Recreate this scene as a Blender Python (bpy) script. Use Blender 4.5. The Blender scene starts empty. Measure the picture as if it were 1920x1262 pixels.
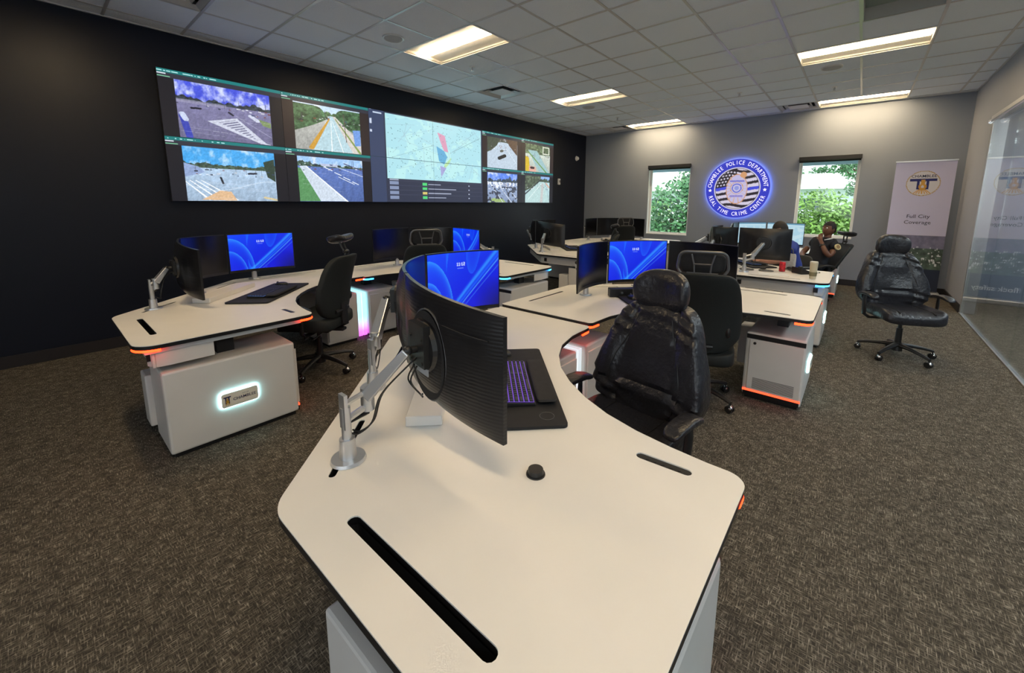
import bpy, bmesh, math, random
import numpy as np
from mathutils import Vector, Matrix
from mathutils.geometry import tessellate_polygon
sc = bpy.context.scene
PI = math.pi
COL = sc.collection

# ------------------------------------------------------------------ camera, light, exposure
CAM_H = 1.543
cam_data = bpy.data.cameras.new('camera')
cam = bpy.data.objects.new('camera', cam_data); COL.objects.link(cam)
cam_data.sensor_width = 36.0; cam_data.sensor_fit = 'HORIZONTAL'
FPX, CXP, CYP = 761.146, 972.446, 498.421
cam_data.lens = FPX / 1920 * 36
cam_data.shift_x = (960 - CXP) / 1920
cam_data.shift_y = (CYP - 631) / 1920
cam_data.clip_start = 0.02; cam_data.clip_end = 300
yaw, pitch, roll = math.radians(39.908), math.radians(-8.821), math.radians(0.265)
fw = Vector((math.cos(pitch)*math.cos(yaw), math.cos(pitch)*math.sin(yaw), math.sin(pitch)))
rt = Vector((math.sin(yaw), -math.cos(yaw), 0)); upv = rt.cross(fw)
r2 = rt*math.cos(roll) + upv*math.sin(roll); u2 = -rt*math.sin(roll) + upv*math.cos(roll)
mw = Matrix((r2, u2, -fw)).transposed().to_4x4(); mw.translation = (0, 0, CAM_H)
cam.matrix_world = mw
sc.camera = cam
sc.view_settings.view_transform = 'Standard'
sc.view_settings.look = 'None'
sc.view_settings.exposure = 0.50
sc.view_settings.gamma = 1.0
LAMP_POWER = 32.0       # emission of the troffer diffusers
SKY_STRENGTH = 3.0
world = bpy.data.worlds.new('sky'); sc.world = world; world.use_nodes = True
wn = world.node_tree.nodes; wl = world.node_tree.links
bg = wn['Background']; sky = wn.new('ShaderNodeTexSky')
sky.sky_type = 'HOSEK_WILKIE'; sky.sun_direction = (-0.5, -0.45, 0.75); sky.turbidity = 3.0
mixw = wn.new('ShaderNodeMixRGB'); mixw.inputs[0].default_value = 0.6
mixw.inputs[2].default_value = (0.92, 0.97, 1.0, 1)
wl.new(sky.outputs[0], mixw.inputs[1]); wl.new(mixw.outputs[0], bg.inputs[0])
bg.inputs[1].default_value = SKY_STRENGTH
sun_d = bpy.data.lights.new('sun', 'SUN'); sun_d.energy = 3.0; sun_d.angle = 0.02; sun_d.color = (1, 0.96, 0.88)
sun = bpy.data.objects.new('sun', sun_d); COL.objects.link(sun); sun.location = (14, -6, 20)
sun.rotation_euler = Vector((-0.5, -0.45, 0.75)).to_track_quat('Z', 'Y').to_euler()

# ------------------------------------------------------------------ materials
def srgb(r, g, b):
    f = lambda c: (c/255/12.92) if c/255 <= 0.04045 else ((c/255+0.055)/1.055)**2.4
    return (f(r), f(g), f(b), 1)
MATS = {}
def mat(name, col=None, rough=0.5, metal=0.0, emit=None, estr=1.0, spec=None, bump=None, var=None, coat=None):
    if name in MATS: return MATS[name]
    m = bpy.data.materials.new(name); m.use_nodes = True; MATS[name] = m
    nt = m.node_tree; b = nt.nodes['Principled BSDF']
    if col: b.inputs['Base Color'].default_value = col
    b.inputs['Roughness'].default_value = rough; b.inputs['Metallic'].default_value = metal
    if spec is not None: b.inputs['Specular IOR Level'].default_value = spec
    if coat: b.inputs['Coat Weight'].default_value = coat; b.inputs['Coat Roughness'].default_value = 0.15
    if emit: b.inputs['Emission Color'].default_value = emit; b.inputs['Emission Strength'].default_value = estr
    tc = nt.nodes.new('ShaderNodeTexCoord')
    if bump:
        sc_, st = bump
        n = nt.nodes.new('ShaderNodeTexNoise'); n.inputs['Scale'].default_value = sc_; n.inputs['Detail'].default_value = 4
        bp = nt.nodes.new('ShaderNodeBump'); bp.inputs['Strength'].default_value = st; bp.inputs['Distance'].default_value = 0.01
        nt.links.new(tc.outputs['Object'], n.inputs['Vector'])
        nt.links.new(n.outputs[0], bp.inputs['Height']); nt.links.new(bp.outputs[0], b.inputs['Normal'])
    if var and col:
        sc_, amt = var
        n = nt.nodes.new('ShaderNodeTexNoise'); n.inputs['Scale'].default_value = sc_; n.inputs['Detail'].default_value = 3
        r = nt.nodes.new('ShaderNodeValToRGB')
        r.color_ramp.elements[0].position = .3; r.color_ramp.elements[1].position = .7
        r.color_ramp.elements[0].color = tuple(c*(1-amt) for c in col[:3])+(1,)
        r.color_ramp.elements[1].color = tuple(min(1, c*(1+amt)) for c in col[:3])+(1,)
        nt.links.new(tc.outputs['Object'], n.inputs['Vector'])
        nt.links.new(n.outputs[0], r.inputs[0]); nt.links.new(r.outputs[0], b.inputs['Base Color'])
    return m

M_white = mat('white_laminate', (0.80, 0.77, 0.73, 1), 0.42, var=(6, .015))
M_cab = mat('white_painted_panel', (0.72, 0.69, 0.65, 1), 0.38, var=(5, .02))
M_edge = mat('black_edge_band', (0.008, 0.008, 0.009, 1), 0.4)
M_black = mat('black_plastic', (0.012, 0.012, 0.013, 1), 0.38, var=(20, .1))
M_blackg = mat('black_satin_housing', (0.010, 0.010, 0.012, 1), 0.3, var=(20, .1))
M_blacks = mat('black_soft', (0.01, 0.01, 0.012, 1), 0.75, var=(30, .2))
_nt = M_blackg.node_tree; _w = _nt.nodes.new('ShaderNodeTexWave'); _w.bands_direction = 'Z'; _w.inputs['Scale'].default_value = 28; _w.inputs['Distortion'].default_value = 1.5
_b = _nt.nodes.new('ShaderNodeBump'); _b.inputs['Strength'].default_value = .12; _b.inputs['Distance'].default_value = .003
_t = _nt.nodes.new('ShaderNodeTexCoord'); _nt.links.new(_t.outputs['Object'], _w.inputs['Vector']); _nt.links.new(_w.outputs[0], _b.inputs['Height']); _nt.links.new(_b.outputs[0], _nt.nodes['Principled BSDF'].inputs['Normal'])
M_leather = mat('black_leather', (0.017, 0.017, 0.022, 1), 0.30, bump=(38, .5), var=(8, .2))
M_fabric = mat('black_mesh_fabric', (0.009, 0.012, 0.012, 1), 0.65, bump=(300, .3))
M_silver = mat('brushed_aluminium', (0.62, 0.63, 0.65, 1), 0.32, 0.85, bump=(80, .05))
M_chrome = mat('chrome', (0.8, 0.8, 0.82, 1), 0.15, 1.0)
M_grey = mat('dark_grey_metal', (0.12, 0.12, 0.125, 1), 0.4, 0.5)
M_white2 = mat('white_plastic', (0.8, 0.8, 0.8, 1), 0.4)
M_screen_off = mat('dark_glossy_screen', (0.004, 0.004, 0.005, 1), 0.22, spec=0.5)
M_key = mat('keycap_black', (0.03, 0.03, 0.035, 1), 0.5)
M_kglow = mat('purple_key_backlight', (0.1, 0.05, 0.3, 1), 0.5, emit=(0.25, 0.10, .9, 1), estr=.42)
M_kglowb = mat('blue_key_backlight', (0.05, 0.1, 0.3, 1), 0.5, emit=(0.1, 0.3, 1, 1), estr=.45)
M_red = mat('red_led', (0.9, .1, .05, 1), .4, emit=(1, 0.022, 0.003, 1), estr=8)
M_redsoft = mat('red_led_bar', (0.9, .1, .05, 1), .4, emit=(1, 0.06, 0.02, 1), estr=2.2)
M_blue = mat('blue_led', (0.1, .4, .9, 1), .4, emit=(0.03, 0.38, 1, 1), estr=5)
M_plaq = mat('cool_white_backlight', (.8, .9, 1, 1), .4, emit=(0.45, 0.95, 1, 1), estr=9)
M_base = mat('dark_baseboard', srgb(38, 34, 36), 0.5, var=(8, .08))
M_dwall = mat('near_black_wall_paint', srgb(21, 26, 40), 0.40, bump=(220, .04), spec=0.35)
M_gwall = mat('grey_wall_paint', srgb(142, 150, 164), 0.6, bump=(220, .05), var=(1.5, .012))
M_bwall = mat('light_grey_wall_paint', srgb(160, 164, 174), 0.6, bump=(220, .05), var=(1.5, .012))
M_tbar = mat('ceiling_tee_bar', (0.62, 0.62, 0.62, 1), 0.28, 0.25)
M_frame = mat('white_window_frame', (0.8, 0.82, 0.84, 1), 0.35)
M_lampw = mat('white_reflector', (0.85, 0.84, 0.8, 1), 0.35)
M_lampside = mat('diffuser_side', (.8, .78, .74, 1), 0.5, emit=(1, 0.80, 0.55, 1), estr=1.6)
M_lamp = mat('troffer_diffuser', (1, 1, 1, 1), 0.5, emit=(1, 0.75, 0.44, 1), estr=LAMP_POWER)

def tile_mat():
    m = mat('acoustic_tile', (0.84, 0.90, 0.97, 1), 0.9, bump=(90, .35)); return m
M_tile = tile_mat()

def carpet():
    m = bpy.data.materials.new('woven_carpet'); m.use_nodes = True; nt = m.node_tree; N = nt.nodes; L = nt.links
    b = N['Principled BSDF']; b.inputs['Roughness'].default_value = 0.95; b.inputs['Specular IOR Level'].default_value = .15
    tc = N.new('ShaderNodeTexCoord')
    rotm = N.new('ShaderNodeMapping'); rotm.inputs['Rotation'].default_value = (0, 0, 0)
    L.new(tc.outputs['Object'], rotm.inputs[0])
    outs = []
    for sx, sy, off in ((30, 215, 0), (215, 30, 7.3)):
        mp = N.new('ShaderNodeMapping'); mp.inputs['Scale'].default_value = (sx, sy, 1); mp.inputs['Location'].default_value = (off, off, 0)
        L.new(rotm.outputs[0], mp.inputs[0])
        n = N.new('ShaderNodeTexNoise'); n.inputs['Scale'].default_value = 1; n.inputs['Detail'].default_value = 2
        L.new(mp.outputs[0], n.inputs['Vector']); outs.append(n.outputs[0])
    n3 = N.new('ShaderNodeTexNoise'); n3.inputs['Scale'].default_value = 14; n3.inputs['Detail'].default_value = 3
    L.new(tc.outputs['Object'], n3.inputs['Vector'])
    mx = N.new('ShaderNodeMath'); mx.operation = 'MAXIMUM'; L.new(outs[0], mx.inputs[0]); L.new(outs[1], mx.inputs[1])
    ad = N.new('ShaderNodeMath'); ad.operation = 'MULTIPLY_ADD'; ad.inputs[1].default_value = .2
    L.new(n3.outputs[0], ad.inputs[0]); L.new(mx.outputs[0], ad.inputs[2])
    r = N.new('ShaderNodeValToRGB'); e = r.color_ramp.elements
    e[0].position = .56; e[0].color = srgb(60, 56, 51); e[1].position = .88; e[1].color = srgb(172, 164, 150)
    k = e.new(.70); k.color = srgb(100, 94, 84)
    L.new(ad.outputs[0], r.inputs[0]); L.new(r.outputs[0], b.inputs['Base Color'])
    bp = N.new('ShaderNodeBump'); bp.inputs['Strength'].default_value = .5; bp.inputs['Distance'].default_value = .006
    L.new(ad.outputs[0], bp.inputs['Height']); L.new(bp.outputs[0], b.inputs['Normal'])
    return m
M_carpet = carpet()

def glass_mat(name, tint=(1, 1, 1, 1), ior=1.5):
    m = bpy.data.materials.new(name); m.use_nodes = True; nt = m.node_tree; N = nt.nodes; L = nt.links
    N.remove(N['Principled BSDF'])
    t = N.new('ShaderNodeBsdfTransparent'); t.inputs[0].default_value = tint
    g = N.new('ShaderNodeBsdfGlossy'); g.inputs['Roughness'].default_value = 0.0; g.inputs[0].default_value = (1, 1, 1, 1)
    fr = N.new('ShaderNodeFresnel'); ge = N.new('ShaderNodeNewGeometry'); ma = N.new('ShaderNodeMath'); ma.operation = 'MULTIPLY_ADD'
    ma.inputs[1].default_value = 1/ior-ior; ma.inputs[2].default_value = ior; L.new(ge.outputs['Backfacing'], ma.inputs[0]); L.new(ma.outputs[0], fr.inputs[0])   # same reflectance on both faces of the pane
    mx = N.new('ShaderNodeMixShader'); L.new(fr.outputs[0], mx.inputs[0]); L.new(t.outputs[0], mx.inputs[1]); L.new(g.outputs[0], mx.inputs[2])
    L.new(mx.outputs[0], N['Material Output'].inputs[0]); return m
M_glass = glass_mat('clear_glass', (0.93, 0.96, 0.95, 1), 1.42)
M_winglass = glass_mat('window_glass', (0.95, 0.98, 0.97, 1), 1.3)

def painted(name, strength=1.0):          # a lit screen: colour from the mesh's own screen picture
    m = bpy.data.materials.new(name); m.use_nodes = True; nt = m.node_tree; b = nt.nodes['Principled BSDF']
    a = nt.nodes.new('ShaderNodeAttribute'); a.attribute_name = 'picture'
    b.inputs['Base Color'].default_value = (0.01, 0.01, 0.01, 1); b.inputs['Roughness'].default_value = .35
    nt.links.new(a.outputs['Color'], b.inputs['Emission Color']); b.inputs['Emission Strength'].default_value = strength
    return m
M_vw = painted('video_wall_picture', .84)
M_mon = painted('lit_monitor_picture', .72)
def printed(name, rough=.6):              # print on cloth or board
    m = bpy.data.materials.new(name); m.use_nodes = True; nt = m.node_tree; b = nt.nodes['Principled BSDF']
    a = nt.nodes.new('ShaderNodeAttribute'); a.attribute_name = 'picture'
    b.inputs['Roughness'].default_value = rough
    nt.links.new(a.outputs['Color'], b.inputs['Base Color']); return m
M_print = printed('printed_banner_cloth')
def grad_light(name, z0, z1, c0, c1, s):  # a light bar whose diodes change colour along its height
    m = bpy.data.materials.new(name); m.use_nodes = True; nt = m.node_tree; N = nt.nodes; L = nt.links; b = N['Principled BSDF']
    tc = N.new('ShaderNodeTexCoord'); sp = N.new('ShaderNodeSeparateXYZ'); L.new(tc.outputs['Object'], sp.inputs[0])
    mr = N.new('ShaderNodeMapRange'); mr.inputs[1].default_value = z0; mr.inputs[2].default_value = z1; L.new(sp.outputs[2], mr.inputs[0])
    r = N.new('ShaderNodeValToRGB'); r.color_ramp.elements[0].color = c0; r.color_ramp.elements[1].color = c1
    L.new(mr.outputs[0], r.inputs[0]); L.new(r.outputs[0], b.inputs['Emission Color']); b.inputs['Emission Strength'].default_value = s
    b.inputs['Base Color'].default_value = (.6, .6, .6, 1); return m
M_barR = grad_light('light_bar_white_to_red', .05, .28, (1, .05, .03, 1), (.75, .9, .95, 1), .5)
M_barM = grad_light('light_bar_cyan_to_magenta', .08, .25, (.85, .12, .95, 1), (.35, .85, 1, 1), 1.0)

# ------------------------------------------------------------------ mesh helper
class MB:
    xf = None                                # maps local plan coordinates to the room
    def __init__(s): s.v = []; s.f = []; s.m = []; s.a = []
    def add(s, vs, fs, m=0):
        n = len(s.v); s.v += [tuple(v) for v in vs]; s.f += [tuple(i+n for i in f) for f in fs]; s.m += [m]*len(fs)
        return n
    def box(s, x0, x1, y0, y1, z0, z1, m=0, R=None, c=None):
        vs = [Vector((x, y, z)) for z in (z0, z1) for y in (y0, y1) for x in (x0, x1)]
        if R is not None: vs = [R @ v + Vector(c or (0, 0, 0)) for v in vs]
        elif c: vs = [v+Vector(c) for v in vs]
        s.add(vs, [(0,2,3,1),(4,5,7,6),(0,1,5,4),(2,6,7,3),(0,4,6,2),(1,3,7,5)], m)
    def cyl(s, p0, p1, r0, r1=None, n=16, m=0, cap=True):
        r1 = r0 if r1 is None else r1
        p0, p1 = Vector(p0), Vector(p1); d = (p1-p0).normalized()
        a = d.orthogonal().normalized(); b = d.cross(a)
        vs = [p+(a*math.cos(2*PI*i/n)+b*math.sin(2*PI*i/n))*r for p, r in ((p0, r0), (p1, r1)) for i in range(n)]
        fs = [(i, (i+1)%n, n+(i+1)%n, n+i) for i in range(n)]
        if cap: fs += [tuple(range(n-1, -1, -1)), tuple(range(n, 2*n))]
        s.add(vs, fs, m)
    def tube(s, pts, r, n=10, m=0, cap=True, flat=1.0, upd=None):
        pts = [Vector(p) for p in pts]; rs = r if isinstance(r, (list, tuple)) else [r]*len(pts)
        vs = []; prev = None
        for i, p in enumerate(pts):
            d = (pts[min(i+1, len(pts)-1)]-pts[max(i-1, 0)]).normalized()
            if upd is not None: a = Vector(upd).cross(d).normalized()
            elif prev is None: a = d.orthogonal().normalized()
            else: a = (prev-d*prev.dot(d)).normalized()
            prev = a; b = d.cross(a)
            vs += [p+(a*math.cos(2*PI*k/n)+b*math.sin(2*PI*k/n)*flat)*rs[i] for k in range(n)]
        fs = []
        for i in range(len(pts)-1):
            for k in range(n): fs.append((i*n+k, i*n+(k+1)%n, (i+1)*n+(k+1)%n, (i+1)*n+k))
        if cap: fs += [tuple(range(n-1, -1, -1)), tuple(range((len(pts)-1)*n, len(pts)*n))]
        s.add(vs, fs, m)
    def wire(s, pts, r, n=6, m=0):           # smooth cable through the points
        P = [Vector(p) for p in pts]; P = [P[0]]+P+[P[-1]]; out = []
        for i in range(1, len(P)-2):
            for k in range(6):
                t = k/6; a, b, c, d = P[i-1], P[i], P[i+1], P[i+2]
                out.append(.5*((2*b)+(c-a)*t+(2*a-5*b+4*c-d)*t*t+(3*b-a-3*c+d)*t**3))
        s.tube(out+[P[-2]], r, n, m)
    def sphere(s, c, r, nu=20, nv=12, m=0, fn=None):
        r = r if isinstance(r, (tuple, list)) else (r, r, r); c = Vector(c)
        vs = []
        for j in range(1, nv):
            for i in range(nu):
                t = PI*j/nv; p = 2*PI*i/nu
                vs.append(Vector((math.sin(t)*math.cos(p), math.sin(t)*math.sin(p), math.cos(t))))
        vs += [Vector((0, 0, 1)), Vector((0, 0, -1))]
        vs = [Vector((v.x*r[0], v.y*r[1], v.z*r[2])) for v in vs]
        if fn: vs = [fn(v) for v in vs]
        vs = [v+c for v in vs]
        fs = []
        for j in range(nv-2):
            for i in range(nu): fs.append((j*nu+i, (j+1)*nu+i, (j+1)*nu+(i+1)%nu, j*nu+(i+1)%nu))
        T, Bm = len(vs)-2, len(vs)-1
        for i in range(nu): fs.append((T, i, (i+1)%nu)); fs.append((Bm, (nv-2)*nu+(i+1)%nu, (nv-2)*nu+i))
        s.add(vs, fs, m)
    def sq(s, size, e1=.3, e2=.3, nu=32, nv=16, m=0, fn=None):   # superellipsoid cushion; fn bends it
        sg = lambda w, e: math.copysign(abs(w)**e, w)
        vs = []
        def P(t, p): return Vector((size[0]/2*sg(math.cos(t), e1)*sg(math.cos(p), e2), size[1]/2*sg(math.cos(t), e1)*sg(math.sin(p), e2), size[2]/2*sg(math.sin(t), e1)))
        for j in range(1, nv):
            t = -PI/2+PI*j/nv
            for i in range(nu): vs.append(P(t, 2*PI*i/nu))
        vs += [P(-PI/2, 0), P(PI/2, 0)]
        if fn: vs = [Vector(fn(v)) for v in vs]
        fs = []
        for j in range(nv-2):
            for i in range(nu): fs.append((j*nu+i, j*nu+(i+1)%nu, (j+1)*nu+(i+1)%nu, (j+1)*nu+i))
        Bm, T = len(vs)-2, len(vs)-1
        for i in range(nu): fs.append((Bm, (i+1)%nu, i)); fs.append((T, (nv-2)*nu+i, (nv-2)*nu+(i+1)%nu))
        s.add(vs, fs, m)
    def prism(s, outline, z0, z1, holes=(), m_top=0, m_side=0, m_bot=0):
        loops = [list(outline)]+[list(h) for h in holes]
        flat = [p for l in loops for p in l]; n = len(flat)
        tris = tessellate_polygon([[Vector((p[0], p[1], 0)) for p in l] for l in loops])
        vs = [(p[0], p[1], z0) for p in flat]+[(p[0], p[1], z1) for p in flat]
        base = s.add(vs, [], 0)
        def fadd(f, m): s.f.append(tuple(i+base for i in f)); s.m.append(m)
        for t in tris:
            a, b, c = [flat[i] for i in t]
            if (b[0]-a[0])*(c[1]-a[1])-(b[1]-a[1])*(c[0]-a[0]) < 0: t = (t[0], t[2], t[1])
            fadd((t[0]+n, t[1]+n, t[2]+n), m_top); fadd((t[0], t[2], t[1]), m_bot)
        o = 0
        for l in loops:
            k = len(l)
            for i in range(k): fadd((o+i, o+(i+1)%k, o+(i+1)%k+n, o+i+n), m_side)
            o += k
    def build(s, name, mats, parent=None, smooth=True, loc=None, bevel=0, recalc=True, angle=40):
        me = bpy.data.meshes.new(name)
        vs = [Vector(v) for v in s.v]
        if MB.xf: vs = [MB.xf(v) for v in vs]
        org = Vector((0, 0, 0))
        if parent is not None and not isinstance(parent, str):
            org = parent.get('_org') and Vector(parent['_org']) or Vector((0, 0, 0))
        elif loc is not None: org = Vector(loc)
        me.from_pydata([v-org for v in vs], [], s.f)
        mats = mats if isinstance(mats, (list, tuple)) else [mats]
        for q in mats: me.materials.append(q)
        if len(mats) > 1: me.polygons.foreach_set('material_index', s.m)
        if recalc:
            bm = bmesh.new(); bm.from_mesh(me); bmesh.ops.recalc_face_normals(bm, faces=bm.faces); bm.to_mesh(me); bm.free()
        if smooth:
            me.polygons.foreach_set('use_smooth', [True]*len(me.polygons)); me.set_sharp_from_angle(angle=math.radians(angle))
        me.update()
        o = bpy.data.objects.new(name, me); COL.objects.link(o)
        if parent is not None:
            o.parent = parent; o['_org'] = tuple(org)
        else:
            o.location = org; o['_org'] = tuple(org)
        if bevel:
            md = o.modifiers.new('bevel', 'BEVEL'); md.width = bevel; md.segments = 2; md.limit_method = 'ANGLE'; md.angle_limit = math.radians(50)
        return o

def T(p): return MB.xf(Vector(p)) if MB.xf else Vector(p)
def thing(name, label, cat, loc, group=None):      # Empty at the thing's base; loc in current plan coordinates
    o = bpy.data.objects.new(name, None); COL.objects.link(o); o.empty_display_size = .1
    l = T(loc); o.location = l; o['_org'] = tuple(l)
    o['label'] = label; o['category'] = cat
    if group: o['group'] = group
    return o
def tag(o, label, cat, group=None, kind=None):
    o['label'] = label; o['category'] = cat
    if group: o['group'] = group
    if kind: o['kind'] = kind
    return o
def struct(o): o['kind'] = 'structure'; return o

def rounded(pts, radii, seg=6):
    out = []; n = len(pts)
    for i, p in enumerate(pts):
        r = radii[i]
        if not r: out.append(tuple(p)); continue
        p = Vector(p); a = Vector(pts[i-1]); b = Vector(pts[(i+1) % n])
        u, v = (a-p).normalized(), (b-p).normalized()
        ang = u.angle(v); t = min(r/math.tan(ang/2), (a-p).length*.48, (b-p).length*.48); rr = t*math.tan(ang/2)
        c = p+(u+v).normalized()*(rr/math.sin(ang/2))
        s0, s1 = p+u*t, p+v*t
        a0 = math.atan2(s0.y-c.y, s0.x-c.x); a1 = math.atan2(s1.y-c.y, s1.x-c.x); d = (a1-a0+PI) % (2*PI)-PI
        for k in range(seg+1): th = a0+d*k/seg; out.append((c.x+rr*math.cos(th), c.y+rr*math.sin(th)))
    return out
def slot(p, q, w, n=6):
    p, q = Vector(p), Vector(q); d = (q-p).normalized(); nn = Vector((-d.y, d.x)); out = []
    for c, s in ((q, 1), (p, -1)):
        for k in range(n+1):
            th = -PI/2+PI*k/n
            out.append(tuple(c+(d*math.cos(th)+nn*math.sin(th))*s*w/2))
    return out
def circle(c, r, n=20): return [(c[0]+r*math.cos(2*PI*i/n), c[1]+r*math.sin(2*PI*i/n)) for i in range(n)]

_fc = {}
def text_geo(s, size, bold=False, extrude=0.0):    # letters as mesh, centred on the origin in the XY plane
    cu = bpy.data.curves.new('t', 'FONT'); cu.body = s; cu.size = size; cu.align_x = 'CENTER'; cu.align_y = 'CENTER'
    cu.extrude = extrude; cu.offset = 0.012*size if bold else 0; cu.resolution_u = 2
    o = bpy.data.objects.new('t', cu); COL.objects.link(o)
    bpy.context.view_layer.update()
    me = bpy.data.meshes.new_from_object(o.evaluated_get(bpy.context.evaluated_depsgraph_get()))
    vs = [v.co.copy() for v in me.vertices]; fs = [tuple(p.vertices) for p in me.polygons]
    bpy.data.objects.remove(o); bpy.data.curves.remove(cu); bpy.data.meshes.remove(me)
    return vs, fs

# ------------------------------------------------------------------ pictures (numpy, painted per vertex)
rng = np.random.RandomState(4)
def lin(a):
    a = np.clip(np.asarray(a, float), 0, 255)/255
    return np.where(a <= .04045, a/12.92, ((a+.055)/1.055)**2.4)
def noise(h, w, s, seed=0, oct=3, ax=1.0):
    r = np.random.RandomState(seed); out = np.zeros((h, w)); amp = 1; tot = 0
    for o in range(oct):
        gh, gw = max(2, int(s*2**o)+1), max(2, int(s*ax*2**o)+1)
        g = r.rand(gh+1, gw+1)
        y = np.linspace(0, gh-.001, h); x = np.linspace(0, gw-.001, w)
        yi, xi = y.astype(int), x.astype(int); fy = (y-yi)[:, None]; fx = (x-xi)[None]
        fy = fy*fy*(3-2*fy); fx = fx*fx*(3-2*fx)
        a = g[np.ix_(yi, xi)]; b = g[np.ix_(yi, xi+1)]; c = g[np.ix_(yi+1, xi)]; d = g[np.ix_(yi+1, xi+1)]
        out += amp*((a*(1-fx)+b*fx)*(1-fy)+(c*(1-fx)+d*fx)*fy); tot += amp; amp *= .55
    return out/tot
def grid(h, w): return np.mgrid[0:1:h*1j, 0:1:w*1j]      # v down, u right
def put(img, mask, col, a=1.0):
    m = (mask.astype(float)*a)[..., None]; img[:] = img*(1-m)+np.asarray(col, float)*m
def poly(V, U, pts):
    ins = np.zeros(U.shape, bool); n = len(pts)
    for i in range(n):
        (x1, y1), (x2, y2) = pts[i], pts[(i+1) % n]
        c = ((y1 > V) != (y2 > V)) & (U < (x2-x1)*(V-y1)/((y2-y1) or 1e-9)+x1); ins ^= c
    return ins
def seg(V, U, a, b, w, w2=None):
    (x1, y1), (x2, y2) = a, b; dx, dy = x2-x1, y2-y1
    t = np.clip(((U-x1)*dx+(V-y1)*dy)/(dx*dx+dy*dy), 0, 1)
    d = np.hypot(U-x1-t*dx, V-y1-t*dy); ww = w if w2 is None else w+(w2-w)*t
    return d < ww
def base_scene(h, w, hor, skyc, ground, seed, tree=(35, 55, 40), thick=.12, cloud=.5):
    V, U = grid(h, w); n = noise(h, w, 5, seed, 4, 1.6); img = np.zeros((h, w, 3))
    sk = np.asarray(skyc, float); n = .6*n+.4*noise(h, w, 9, seed+8, 4, 2.6); cl = (np.clip((n-cloud)*4.2, 0, 1)*.85)[..., None]
    img[:] = sk*(1-cl)+np.array([225, 232, 250])*cl
    g = noise(h, w, 9, seed+1, 3, 3)[..., None]; gr = np.asarray(ground, float)*(.90+.2*g)*(1.12-.22*V[..., None])
    m = V > hor; img[m] = gr[m]
    tl = hor-thick*noise(2, w, 14, seed+2, 3)[0]*1.3*(.4+.6*noise(2, w, 3, seed+5, 1)[0])
    tm = (V > tl[None]) & (V < hor+.015); tn = noise(h, w, 40, seed+3, 2)[..., None]
    tc = np.asarray(tree, float)*(.5+1.3*tn); img[tm] = tc[tm]
    return V, U, img
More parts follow.
